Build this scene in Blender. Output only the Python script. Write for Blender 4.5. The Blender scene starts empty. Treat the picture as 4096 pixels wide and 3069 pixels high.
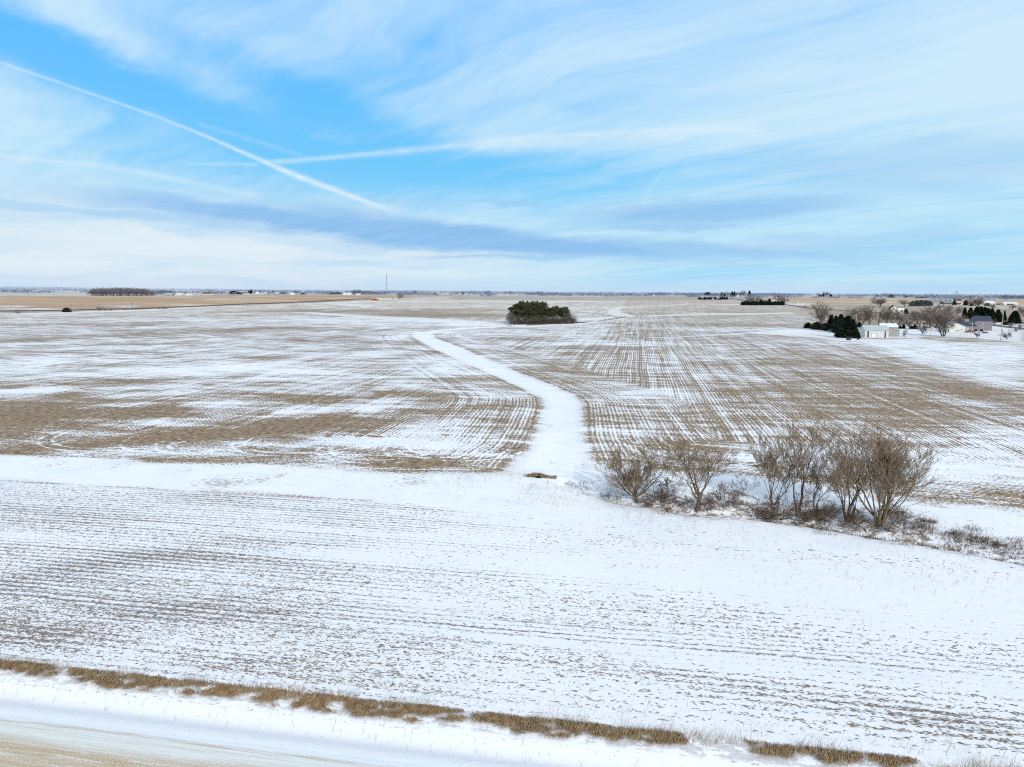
import bpy, math, random
import numpy as np
from math import radians, sin, cos, pi
random.seed(7)
sc = bpy.context.scene
col = sc.collection

# ------------------------------------------------------------------ camera
# World axes follow the farm survey grid: +Y north, +X east, metres.
FPX = 2893.0
CAM = np.array([0.0, 0.0, 24.0])
YAW, PIT, ROL = radians(9.9), radians(7.2), radians(0.38)
fw = np.array([-sin(YAW)*cos(PIT), cos(YAW)*cos(PIT), -sin(PIT)])
rt = np.array([cos(YAW), sin(YAW), 0.0])
up = np.cross(rt, fw)
rt, up = cos(ROL)*rt + sin(ROL)*up, -sin(ROL)*rt + cos(ROL)*up

cd = bpy.data.cameras.new('camera')
cam = bpy.data.objects.new('camera', cd)
col.objects.link(cam)
from mathutils import Matrix, Vector
m = Matrix.Identity(4)
for i in range(3):
    m[i][0], m[i][1], m[i][2], m[i][3] = rt[i], up[i], -fw[i], CAM[i]
cam.matrix_world = m
cd.sensor_fit = 'HORIZONTAL'
cd.sensor_width = 36.0
cd.lens = 36.0*FPX/4096.0
cd.clip_start = 0.5
cd.clip_end = 60000
sc.camera = cam

def raydir(px, py):
    return fw + rt*((px-2048)/FPX) - up*((py-1534.5)/FPX)

def proj(x, y, z):
    v = np.stack([np.asarray(x)-CAM[0], np.asarray(y)-CAM[1], np.asarray(z)-CAM[2]], -1)
    dpt = v@fw
    return 2048+FPX*(v@rt)/dpt, 1534.5-FPX*(v@up)/dpt

# ------------------------------------------------------------------ terrain
def ss(a, b, x):
    t = np.clip((x-a)/(b-a), 0, 1)
    return t*t*(3-2*t)

def noise2(x, y, seed, scale):
    r = np.random.RandomState(seed)
    o = 0
    for i in range(6):
        a = r.uniform(0, 2*pi); k = 2*pi/(scale*r.uniform(.6, 1.7))
        o = o+np.sin(k*(x*cos(a)+y*sin(a))+r.uniform(0, 6.28))
    return o/6*1.3

def seg_dist(x, y, pts):
    best = np.full(np.shape(x), 1e9)
    for (x0, y0), (x1, y1) in zip(pts[:-1], pts[1:]):
        dx, dy = x1-x0, y1-y0
        L = dx*dx+dy*dy+1e-9
        t = np.clip(((x-x0)*dx+(y-y0)*dy)/L, 0, 1)
        best = np.minimum(best, (x-x0-t*dx)**2+(y-y0-t*dy)**2)
    return np.sqrt(best)

def inside(x, y, poly):
    c = np.zeros(np.shape(x), bool)
    n = len(poly)
    for i in range(n):
        x0, y0 = poly[i]; x1, y1 = poly[(i+1) % n]
        if y0 == y1: continue
        k = ((y0 > y) != (y1 > y)) & (x < (x1-x0)*(y-y0)/(y1-y0)+x0)
        c ^= k
    return c

def sdf(x, y, poly):
    d = seg_dist(x, y, poly+[poly[0]])
    return np.where(inside(x, y, poly), -d, d)

def h_base(x, y):
    D = np.hypot(x, y)
    h = 14.0*ss(560, 1450, D)
    h = h-4.5*ss(1500, 2300, D)+6*ss(2500, 4200, D)
    h = h+(15+6*noise2(x, y, 3, 5200)+14*ss(1000, 9000, -x))*ss(5200, 9500, D)
    h = h+2.2*noise2(x, y, 11, 900)*ss(700, 2200, D)
    h = h+0.9*noise2(x, y, 5, 330)*ss(180, 600, D)
    h = h+0.28*noise2(x, y, 8, 75)*ss(44, 90, y)*(1-ss(900, 1500, D))
    h = h-0.42*np.exp(-((y-34.9)/0.9)**2)
    h = h+0.22*ss(36.2, 37.7, y)*(1-ss(40, 55, y))
    return h

def march(px, py, hf, miss=None):
    d = raydir(px, py)
    t = np.geomspace(20, 14000, 3500)
    X, Y, Z = CAM[0]+d[0]*t, CAM[1]+d[1]*t, CAM[2]+d[2]*t
    g = Z-hf(X, Y)
    k = np.argmax(g < 0) if (g < 0).any() else None
    if k is None or k == 0:
        tt = miss or 3000.0
        return X[0]*0+d[0]*tt, d[1]*tt
    a = g[k-1]/(g[k-1]-g[k]+1e-12)
    tt = t[k-1]+(t[k]-t[k-1])*a
    return d[0]*tt, d[1]*tt

def W(pts, s=1.0):
    return [tuple(float(v) for v in march(p[0]*s, p[1]*s, h_base)) for p in pts]
DS = 4096/2211.0   # many points below were read off a 2211-wide view

w1_left = [(2040,1304),(1870,1309),(1743,1319),(1654,1330),(1642,1342),(1654,1355),(1705,1383),(1781,1418),(1870,1459),(1958,1497),(2047,1539),(2116,1570),(2154,1592),(2159,1624),(2135,1700),(2097,1782),(2047,1823),(2009,1858)]
w1_right = [(2385,1842),(2350,1744),(2347,1668),(2343,1611),(2313,1580),(2237,1548),(2161,1516),(2059,1478),(1958,1434),(1870,1396),(1794,1368),(1743,1349),(1737,1336),(1781,1323),(1870,1316),(1996,1310)]
W1P = W(w1_left+[(2000,1900),(2390,1900)]+w1_right)
open_bottom = [(-600,76),(-14,76.5),(40,40),(900,40),(900,84),(120,89),(60,91),(38,94),(20,97.5),(6,100.5),(-8,103),(-22,96),(-30,91),(-60,90.2),(-600,90.6)]
# the open snow between the south field and the two north fields
W2P = [(-900,75.8),(-27,76.2),(-14,74),(4,70),(20,66),(45,60),(90,55),(900,50),(900,80),(120,84),(60,86),(40,92),(22,97),(8,100),(-8,101.5),(-20,93.5),(-30,90.7),(-60,90.2),(-900,90.2)]
CREEK = W([(2105,1900),(2200,1915),(2330,1945),(2480,1985),(2640,2012),(2850,2035),(3060,2045),(3250,2078),(3450,2112),(3650,2140),(3850,2172),(4096,2222)])
CREEK.append((CREEK[-1][0]*1.6, CREEK[-1][1]-9))
CREEK_DEPTH = 1.3

def h_full(x, y):
    x = np.asarray(x, float); y = np.asarray(y, float)
    h = h_base(x, y)
    near = (y > 60) & (y < 110) & (np.abs(x) < 140)
    if near.any():
        d = seg_dist(x, y, CREEK)
        wob = 1+0.35*noise2(x, y, 21, 9)
        dep = CREEK_DEPTH*ss(-16, 2, x)
        h = h-np.where(near, dep*np.exp(-(d/(1.9*wob))**2)+0.35*ss(0, 1, 1-np.abs(d-4)/3)*-0.0, 0)
        h = h+np.where(near, 0.10*noise2(x, y, 22, 3.1)*np.exp(-(d/4.5)**2), 0)
    m_ = (y > 90) & (y < 700) & (np.abs(x) < 300)
    if m_.any():
        sd = np.full(np.shape(x), 99.0)
        sd[m_] = sdf(x[m_], y[m_], W1P) if np.ndim(x) else sdf(x, y, W1P)
        h = h-0.6*ss(3, -9, sd)
    return h

def H(x, y):
    return float(h_full(np.array([x]), np.array([y]))[0])

def at(px, py, miss=None):
    x, y = march(px, py, h_full, miss)
    x, y = float(x), float(y)
    return Vector((x, y, H(x, y)))

def tall(px, loc, ytop):
    """height of a vertical thing standing at loc whose top shows at row ytop"""
    d = raydir(px, ytop)
    t = math.hypot(loc.x, loc.y)/math.hypot(d[0], d[1])
    return float(CAM[2]+d[2]*t-loc.z)

def mpp(loc):   # metres per photo pixel at a place
    v = np.array(loc)-CAM
    return float(v@fw)/FPX

# ------------------------------------------------------------------ nodes
class NT:
    def __init__(s, tree):
        s.t = tree; s.n = tree.nodes; s.l = tree.links; s.n.clear()
    def new(s, typ, **k):
        n = s.n.new(typ)
        for a, v in k.items(): setattr(n, a, v)
        return n
    def put(s, sock, v):
        if v is None: return
        if isinstance(v, bpy.types.NodeSocket): s.l.new(v, sock)
        else:
            if sock.type == 'RGBA' and len(v) == 3: v = (*v, 1)
            sock.default_value = v
    def m(s, op, a, b=None, c=None, clamp=False):
        n = s.new('ShaderNodeMath', operation=op, use_clamp=clamp)
        for i, v in enumerate((a, b, c)): s.put(n.inputs[i], v)
        return n.outputs[0]
    def add(s, *a):
        r = a[0]
        for b in a[1:]: r = s.m('ADD', r, b)
        return r
    def mul(s, *a):
        r = a[0]
        for b in a[1:]: r = s.m('MULTIPLY', r, b)
        return r
    def sub(s, a, b): return s.m('SUBTRACT', a, b)
    def step(s, a, b, x):
        n = s.new('ShaderNodeMapRange', interpolation_type='SMOOTHSTEP')
        s.put(n.inputs[0], x); s.put(n.inputs[1], a); s.put(n.inputs[2], b)
        n.inputs[3].default_value = 0; n.inputs[4].default_value = 1
        return n.outputs[0]
    def vec(s, x, y, z=0.0):
        n = s.new('ShaderNodeCombineXYZ')
        if z: x = s.add(x, z*13.7)
        for i, v in enumerate((x, y, 0.0)): s.put(n.inputs[i], v)
        return n.outputs[0]
    def sep(s, v):
        n = s.new('ShaderNodeSeparateXYZ'); s.put(n.inputs[0], v)
        return n.outputs
    def noise(s, v, scale=1.0, detail=2.0, rough=.5, dist=0.0, flat=True):
        n = s.new('ShaderNodeTexNoise', noise_dimensions='2D' if flat else '3D')
        s.put(n.inputs['Vector'], v); n.inputs['Scale'].default_value = scale
        n.inputs['Detail'].default_value = detail; n.inputs['Roughness'].default_value = rough
        n.inputs['Distortion'].default_value = dist
        return n.outputs[0]
    def mix(s, f, a, b):
        n = s.new('ShaderNodeMix', data_type='RGBA')
        s.put(n.inputs[0], f); s.put(n.inputs[6], a); s.put(n.inputs[7], b)
        return n.outputs[2]
    def fmix(s, f, a, b):
        n = s.new('ShaderNodeMix', data_type='FLOAT')
        s.put(n.inputs[0], f); s.put(n.inputs[2], a); s.put(n.inputs[3], b)
        return n.outputs[0]
    def attr(s, name):
        return s.new('ShaderNodeAttribute', attribute_name=name).outputs['Fac']
    def principled(s, color, rough=.8, spec=.25, bump=None, bstr=.4, bdist=.05, metallic=0.0, vec=None):
        p = s.new('ShaderNodeBsdfPrincipled')
        s.put(p.inputs['Base Color'], color); s.put(p.inputs['Roughness'], rough)
        p.inputs['Specular IOR Level'].default_value = spec
        p.inputs['Metallic'].default_value = metallic
        if bump is not None:
            b = s.new('ShaderNodeBump'); b.inputs['Strength'].default_value = bstr
            b.inputs['Distance'].default_value = bdist
            s.put(b.inputs['Height'], bump); s.l.new(b.outputs[0], p.inputs['Normal'])
        o = s.new('ShaderNodeOutputMaterial'); s.l.new(p.outputs[0], o.inputs[0])
        return p
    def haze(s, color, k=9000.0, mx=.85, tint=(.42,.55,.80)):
        """aerial haze: painted into the base colour by world distance from the origin"""
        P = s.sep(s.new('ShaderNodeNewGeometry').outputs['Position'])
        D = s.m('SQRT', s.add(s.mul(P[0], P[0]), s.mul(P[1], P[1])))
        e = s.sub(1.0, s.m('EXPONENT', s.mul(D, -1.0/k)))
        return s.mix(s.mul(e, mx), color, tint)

MATS = {}
def mat(name, c, c2=None, scale=4.0, rough=.8, spec=.25, bump=.3, bdist=.02, detail=3.0, objc=True, haze=False, stretch=(1,1,1), metallic=0.0):
    if name in MATS: return MATS[name]
    m_ = bpy.data.materials.new(name); m_.use_nodes = True
    t = NT(m_.node_tree)
    tc = t.new('ShaderNodeTexCoord').outputs['Object'] if objc else t.new('ShaderNodeNewGeometry').outputs['Position']
    mp = t.new('ShaderNodeMapping'); mp.inputs['Scale'].default_value = stretch
    t.l.new(tc, mp.inputs['Vector'])
    n = t.noise(mp.outputs[0], scale, detail, .6, flat=False)
    n2 = t.noise(mp.outputs[0], scale*5, 2, .6, flat=False)
    c2 = c2 or tuple(v*.72 for v in c)
    f = t.step(.3, .7, t.add(t.mul(n, .7), t.mul(n2, .3)))
    cc = t.mix(f, c2, c)
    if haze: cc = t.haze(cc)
    t.principled(cc, rough, spec, n2 if bump else None, bump, bdist, metallic)
    MATS[name] = m_
    return m_

# ------------------------------------------------------------------ mesh helpers
def mesh_np(name, V, Fc, smooth=False):
    """V (n,3); Fc: list of arrays of faces (k, nverts)"""
    me = bpy.data.meshes.new(name)
    V = np.asarray(V, np.float32)
    if not isinstance(Fc, list): Fc = [Fc]
    Fc = [np.asarray(f, np.int32) for f in Fc if len(f)]
    me.vertices.add(len(V)); me.vertices.foreach_set('co', V.ravel())
    nl = sum(f.size for f in Fc); npoly = sum(len(f) for f in Fc)
    me.loops.add(nl); me.polygons.add(npoly)
    me.loops.foreach_set('vertex_index', np.concatenate([f.ravel() for f in Fc]))
    tot = np.concatenate([np.full(len(f), f.shape[1], np.int32) for f in Fc])
    st = np.concatenate([[0], np.cumsum(tot)[:-1]]).astype(np.int32)
    me.polygons.foreach_set('loop_start', st)
    try: me.polygons.foreach_set('loop_total', tot)
    except Exception: pass
    me.polygons.foreach_set('use_smooth', np.full(npoly, smooth))
    me.update(calc_edges=True)
    return me

def obj(name, me, material=None, parent=None, loc=None):
    o = bpy.data.objects.new(name, me); col.objects.link(o)
    if material is not None and me is not None and len(me.materials) == 0: me.materials.append(material)
    if parent is not None: o.parent = parent
    if loc is not None: o.location = loc
    return o

def tag(o, label=None, cat=None, group=None, kind=None):
    if label: o['label'] = label
    if cat: o['category'] = cat
    if group: o['group'] = group
    if kind: o['kind'] = kind
    return o

def thing(name, label, cat, loc=(0,0,0), rz=0.0, group=None):
    o = bpy.data.objects.new(name, None); col.objects.link(o)
    o.location = loc; o.rotation_euler = (0, 0, rz); o.empty_display_size = .5
    return tag(o, label, cat, group)

class MB:
    def __init__(s): s.v = []; s.f = {}
    def face(s, pts):
        b = len(s.v); s.v.extend([tuple(p) for p in pts])
        s.f.setdefault(len(pts), []).append([b+i for i in range(len(pts))])
    def box(s, x0, x1, y0, y1, z0, z1):
        P = [(x0,y0,z0),(x1,y0,z0),(x1,y1,z0),(x0,y1,z0),(x0,y0,z1),(x1,y0,z1),(x1,y1,z1),(x0,y1,z1)]
        for q in ((0,3,2,1),(4,5,6,7),(0,1,5,4),(1,2,6,5),(2,3,7,6),(3,0,4,7)): s.face([P[i] for i in q])
        return s
    def prism(s, prof, y0, y1, axis='y'):
        """profile in (x,z) swept along y (or in (y,z) swept along x)"""
        f = (lambda a, z, t: (a, t, z)) if axis == 'y' else (lambda a, z, t: (t, a, z))
        n = len(prof)
        s.face([f(a, z, y0) for a, z in prof]); s.face([f(a, z, y1) for a, z in reversed(prof)])
        for i in range(n):
            a, b = prof[i], prof[(i+1) % n]
            s.face([f(*a, y0), f(*a, y1), f(*b, y1), f(*b, y0)])
        return s
    def tube(s, p0, p1, r0, r1=None, n=8):
        r1 = r0 if r1 is None else r1
        p0, p1 = Vector(p0), Vector(p1); d = (p1-p0).normalized()
        a = d.orthogonal().normalized(); b = d.cross(a)
        A = [p0+(a*cos(2*pi*i/n)+b*sin(2*pi*i/n))*r0 for i in range(n)]
        B = [p1+(a*cos(2*pi*i/n)+b*sin(2*pi*i/n))*r1 for i in range(n)]
        for i in range(n):
            j = (i+1) % n; s.face([A[i], A[j], B[j], B[i]])
        s.face(list(reversed(A))); s.face(B)
        return s
    def ball(s, c, rx, ry, rz, n=8, k=5):
        R = [[(c[0]+rx*sin(pi*j/k)*cos(2*pi*i/n), c[1]+ry*sin(pi*j/k)*sin(2*pi*i/n), c[2]+rz*cos(pi*j/k)) for i in range(n)] for j in range(k+1)]
        for j in range(k):
            for i in range(n):
                i2 = (i+1) % n
                s.face([R[j][i], R[j+1][i], R[j+1][i2], R[j][i2]])
        return s
    def build(s, name, material, parent=None, loc=None, smooth=False):
        me = mesh_np(name, s.v, [np.array(v) for v in s.f.values()], smooth)
        return obj(name, me, material, parent, loc)

def tubes(segs, n, roots=None):
    """segs: (k,8) p0 p1 r0 r1 -> verts, quads"""
    S = np.asarray(segs, float)
    p0, p1, r0, r1 = S[:, :3], S[:, 3:6], S[:, 6], S[:, 7]
    d = p1-p0; d /= np.linalg.norm(d, axis=1, keepdims=True)+1e-9
    ref = np.where(np.abs(d[:, 2:3]) < .9, np.array([[0,0,1.0]]), np.array([[1.0,0,0]]))
    a = np.cross(d, ref); a /= np.linalg.norm(a, axis=1, keepdims=True)+1e-9
    b = np.cross(d, a)
    th = np.arange(n)*2*pi/n
    ring = a[:, None]*np.cos(th)[None, :, None]+b[:, None]*np.sin(th)[None, :, None]
    A = p0[:, None]+ring*r0[:, None, None]; B = p1[:, None]+ring*r1[:, None, None]
    V = np.concatenate([A, B], 1).reshape(-1, 3)
    i = np.arange(n); j = (i+1) % n
    q = np.stack([i, j, j+n, i+n], 1)
    F_ = (np.arange(len(S))*2*n)[:, None, None]+q[None]
    return V, F_.reshape(-1, 4)

# ------------------------------------------------------------------ plants
def grow(rnd, out, p, d, L, r, lv, maxlv, rmin, kids, upw=.12, wander=.22):
    ns = 5 if lv <= 1 else (3 if lv < maxlv else 2)
    st = L/ns
    pts = [p]; rr = [r]
    end = max(rmin, r*(.35 if lv else .6))
    for i in range(ns):
        d = (d+Vector((rnd.gauss(0, wander), rnd.gauss(0, wander), rnd.gauss(0, wander)+upw))*(.45 if lv == 0 else .8)).normalized()
        p = p+d*st; pts.append(p); rr.append(r+(end-r)*(i+1)/ns)
        out[lv].append((*pts[-2], *pts[-1], rr[-2], rr[-1]))
    if lv >= maxlv: return
    nk, len_k, ang = kids[lv]
    nk = max(1, int(nk*rnd.uniform(.8, 1.25)))
    for k in range(nk):
        t = rnd.uniform(.22 if lv else .45, 1.0) if k else .98
        i = min(ns-1, int(t*ns)); f = t*ns-i
        q = pts[i].lerp(pts[i+1], f)
        dd = (pts[i+1]-pts[i]).normalized()
        o = dd.orthogonal().normalized(); o.rotate(Matrix.Rotation(rnd.uniform(0, 2*pi), 3, dd))
        a = radians(rnd.gauss(ang, 9))*(.45 if k == 0 else 1)
        nd = (dd*cos(a)+o*sin(a)).normalized()
        cr = max(rmin, (rr[i]*(1-f)+rr[i+1]*f)*rnd.uniform(.42, .62))
        grow(rnd, out, q, nd, L*len_k*rnd.uniform(.7, 1.2)*(1-.25*t if lv else 1), cr, lv+1, maxlv, rmin, kids, upw, wander)

def bare_tree_meshes(seed, Ht=10.0, stems=1, fork=.25, kids=None, rmin=.0115, maxlv=4, r0=.22, lean=(0,0), open_=32, upw=.12, wander=.22):
    rnd = random.Random(seed)
    kids = kids or [(6, 2.0, open_), (7, .5, 42), (6, .5, 40), (4, .55, 36)]
    out = [[] for _ in range(maxlv+1)]
    for s in range(stems):
        if stems == 1: d = Vector((lean[0], lean[1], 1)); p = Vector((0,0,-.15)); r = r0
        else:
            a = 2*pi*s/stems+rnd.uniform(-.4, .4); q = rnd.uniform(.15, .5)
            d = Vector((cos(a)*q+lean[0], sin(a)*q*.8+lean[1], 1)); p = Vector((cos(a)*r0*.25, sin(a)*r0*.25, -.3)); r = r0*rnd.uniform(.5, .8)
        k2 = [kids[0] if stems == 1 else (max(3, kids[0][0]-2), kids[0][1], kids[0][2]*.85)]+kids[1:]
        grow(rnd, out, p, d.normalized(), Ht*fork, r, 0, maxlv, rmin, k2, upw, wander)
    allp = np.array([s[3:6] for lv in out for s in lv])
    zt = np.percentile(allp[:, 2], 98.6)
    sc_ = Ht/zt
    for lv in out:
        for i, s in enumerate(lv): lv[i] = tuple(v*sc_ for v in s[:6])+s[6:]
    A = tubes(out[0]+out[1], 6)
    # a rounded knot where segments meet keeps the limbs continuous
    B = [s for lv in out[2:] for s in lv]
    Bm = tubes(B, 3)
    return mesh_np('trunk', A[0], A[1], True), mesh_np('crown', Bm[0], Bm[1])

def cards(rs, P, N, size, asp=.45):
    """random leaf-like triangles at P roughly facing outward along N"""
    n = len(P)
    t = rs.normal(size=(n, 3)); t -= N*(t*N).sum(1, keepdims=True)*.4; t /= np.linalg.norm(t, axis=1, keepdims=True)
    u = N+rs.normal(size=(n, 3))*.55; u /= np.linalg.norm(u, axis=1, keepdims=True)
    s = size*rs.uniform(.6, 1.4, (n, 1))
    V = np.stack([P-t*s*asp, P+t*s*asp, P+u*s], 1).reshape(-1, 3)
    return V, np.arange(3*n).reshape(-1, 3)

def conifer_meshes(seed, Ht, R, shape='spruce', n=1700, size=None, bottom=.04):
    rs = np.random.RandomState(seed)
    z = rs.uniform(0, 1, n)**(1.25 if shape == 'spruce' else 1.0)
    th = rs.uniform(0, 2*pi, n)
    if shape == 'spruce':
        prof = (1-z)**.85*np.clip(z/.05+.6, 0, 1)
        tier = 1+.16*np.sin(z*2*pi*11+np.sin(th*3)*1.2)
    elif shape == 'cedar':
        prof = np.sqrt(np.clip(1-(z*1.02)**1.8, 0, 1))*np.clip(z/.08+.5, 0, 1)
        tier = 1+.06*np.sin(z*30)
    else:
        prof = np.sqrt(np.clip(1-(z*2-1)**2, 0.02, 1)); tier = 1.0
    lob = 1+.14*np.sin(th*5+seed)+.10*np.sin(th*9+z*9)+.12*np.sin(th*2+z*6+seed)
    rr = prof*tier*lob*rs.uniform(.72, 1.08, n)
    P = np.stack([np.cos(th)*rr*R, np.sin(th)*rr*R, (bottom+(1-bottom)*z)*Ht*.97], 1)
    N = np.stack([np.cos(th), np.sin(th), np.full(n, .05 if shape == 'spruce' else .35)], 1)
    N /= np.linalg.norm(N, axis=1, keepdims=True)
    V, F_ = cards(rs, P, N, size or Ht*.075)
    # dark inner body so the sky does not show through the middle
    k = 9; lv = 7; CV = []; CF = []
    for j in range(lv+1):
        zz = j/lv
        rp = {'spruce': (1-zz)**.9, 'cedar': math.sqrt(max(0, 1-zz**1.8))}.get(shape, math.sqrt(max(0.02, 1-(zz*2-1)**2)))*R*.68
        for i in range(k):
            a = 2*pi*i/k+j; q = rp*rs.uniform(.8, 1.15)
            CV.append((cos(a)*q, sin(a)*q, (bottom+(1-bottom)*zz)*Ht*.93))
    for j in range(lv):
        for i in range(k):
            CF.append((j*k+i, j*k+(i+1) % k, (j+1)*k+(i+1) % k, (j+1)*k+i))
    CF = np.array(CF)+len(V)
    crown = mesh_np('crown', np.concatenate([V, np.array(CV)]), [F_, CF])
    tv, tf = tubes([(0,0,-.2, 0,0,Ht*.85, max(.1, Ht*.018), .03)], 7)
    return mesh_np('trunk', tv, tf, True), crown

def pine_meshes(seed, Ht, R, lean=0.0, base=.42):
    """long bare stem, crown of needle clumps in the upper half"""
    rs = np.random.RandomState(seed)
    segs = []; q = np.array([0,0,-.2]); dirv = np.array([lean, 0, 1.0])
    nst = 6; tr = []
    for i in range(nst):
        p = q+dirv*Ht*.97/nst+np.append(rs.normal(0, .12, 2), 0)
        segs.append((*q, *p, .17*(1-i/nst*.8), .17*(1-(i+1)/nst*.8))); tr.append(p); q = p
    P = []; N = []
    nb = 26
    for b in range(nb):
        f = base+(1-base)*(b+rs.uniform())/nb
        i = min(nst-1, int(f*nst)); c = np.array(segs[i][:3])+(np.array(segs[i][3:6])-np.array(segs[i][:3]))*(f*nst-i)
        a = rs.uniform(0, 2*pi); g = (f-base)/(1-base)
        L = R*(.55+.55*math.sin(pi*min(1, g*.75+.22)))*rs.uniform(.6, 1.1)*(1 if g < .85 else .6)
        e = c+np.array([cos(a)*L, sin(a)*L, L*rs.uniform(.1, .5)])
        segs.append((*c, *e, .05, .02))
        m_ = 46
        pp = e+rs.normal(0, 1, (m_, 3))*np.array([R*.26, R*.26, R*.17])
        pp[:m_//3] = (c+(e-c)*rs.uniform(.4, 1, (m_//3, 1)))+rs.normal(0, R*.13, (m_//3, 3))
        P.append(pp); nn = pp-c; nn[:, 2] += R*.5; N.append(nn/np.linalg.norm(nn, axis=1, keepdims=True))
    V, F_ = cards(rs, np.concatenate(P), np.concatenate(N), R*.27)
    tv, tf = tubes(segs, 5)
    return mesh_np('trunk', tv, tf, True), mesh_np('crown', V, F_)

M = {}
M['bark'] = mat('bark', (.225,.165,.112), (.12,.088,.062), 6, .95, .1, .5, .03, stretch=(1,1,.25))
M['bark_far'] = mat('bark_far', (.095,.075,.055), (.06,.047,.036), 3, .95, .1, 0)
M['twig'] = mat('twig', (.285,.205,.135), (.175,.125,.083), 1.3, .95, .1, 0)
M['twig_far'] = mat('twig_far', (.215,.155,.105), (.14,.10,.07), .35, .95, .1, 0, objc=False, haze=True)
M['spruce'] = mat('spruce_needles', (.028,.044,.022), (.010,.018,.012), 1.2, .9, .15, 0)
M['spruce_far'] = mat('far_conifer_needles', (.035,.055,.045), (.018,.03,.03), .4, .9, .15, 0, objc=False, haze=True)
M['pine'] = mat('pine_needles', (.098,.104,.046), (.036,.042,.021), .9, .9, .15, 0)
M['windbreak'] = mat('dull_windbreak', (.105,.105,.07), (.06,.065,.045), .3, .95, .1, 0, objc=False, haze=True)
M['brown_cedar'] = mat('winter_cedar_foliage', (.055,.045,.028), (.028,.026,.018), 1.5, .95, .1, 0)
M['weeds'] = mat('creek_weeds', (.24,.16,.10), (.11,.075,.05), 1.1, .95, .1, 0, objc=False)
M['grass'] = mat('dry_grass', (.52,.36,.205), (.21,.14,.08), 2.6, .95, .1, 0, objc=False)
M['grass_pale'] = mat('pale_grass', (.52,.41,.28), (.33,.24,.15), 1.1, .95, .1, 0, objc=False)

protos = {}
def place_tree(name, meshes, mats_, loc, rz=0.0, s=(1,1,1), label=None, cat='tree', group=None, rot=(0,0)):
    t = thing(name, label, cat, loc, rz, group)
    t.rotation_euler = (rot[0], rot[1], rz); t.scale = s
    for me, mt, nm in zip(meshes, mats_, ('trunk', 'crown')):
        obj(nm, me, mt, t)
    return t

# ------------------------------------------------------------------ ground
def axis(lo, hi, c, a, n):
    t = np.linspace(math.asinh((lo-c)/a), math.asinh((hi-c)/a), n)
    return c+a*np.sinh(t)
xs = axis(-14000, 15000, 0, 70, 860)
ys = axis(-400, 15000, 66, 42, 1000)
GX, GY = np.meshgrid(xs, ys)
gx, gy = GX.ravel(), GY.ravel()
GZ = h_full(gx, gy)
nx, ny = len(xs), len(ys)
idx = np.arange(nx*ny).reshape(ny, nx)
quads = np.stack([idx[:-1, :-1].ravel(), idx[:-1, 1:].ravel(), idx[1:, 1:].ravel(), idx[1:, :-1].ravel()], 1)
gme = mesh_np('ground', np.stack([gx, gy, GZ], 1), quads, True)
ground = tag(obj('ground', gme), kind='structure')

# --- baked ground maps (all in world metres)
sd1 = np.full(len(gx), 300.0)
k = (gy > 60) & (gy < 760) & (np.abs(gx) < 420)
sd1[k] = sdf(gx[k], gy[k], W1P)
sd2 = np.full(len(gx), 300.0)
k = (gy > 30) & (gy < 400) & (np.abs(gx) < 900)
sd2[k] = sdf(gx[k], gy[k], W2P)
sdw = np.minimum(sd1, sd2)          # <0 inside grassed waterways under snow
crk = np.full(len(gx), 99.0)
k = (gy > 50) & (gy < 120) & (np.abs(gx) < 140)
crk[k] = seg_dist(gx[k], gy[k], CREEK)

cov = np.where(gx > -20, .42, .535)         # snow cover before noise
cov = np.where(gy < 76.5, .745, cov)
cov = np.where((gy < 76.5) & (gy > 37), cov-.07*ss(5, -50, gx)+.12*ss(0, 60, gx)*ss(46, 60, gy), cov)
D_ = np.hypot(gx, gy)
cov = cov-.10*ss(600, 1300, D_)

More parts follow.
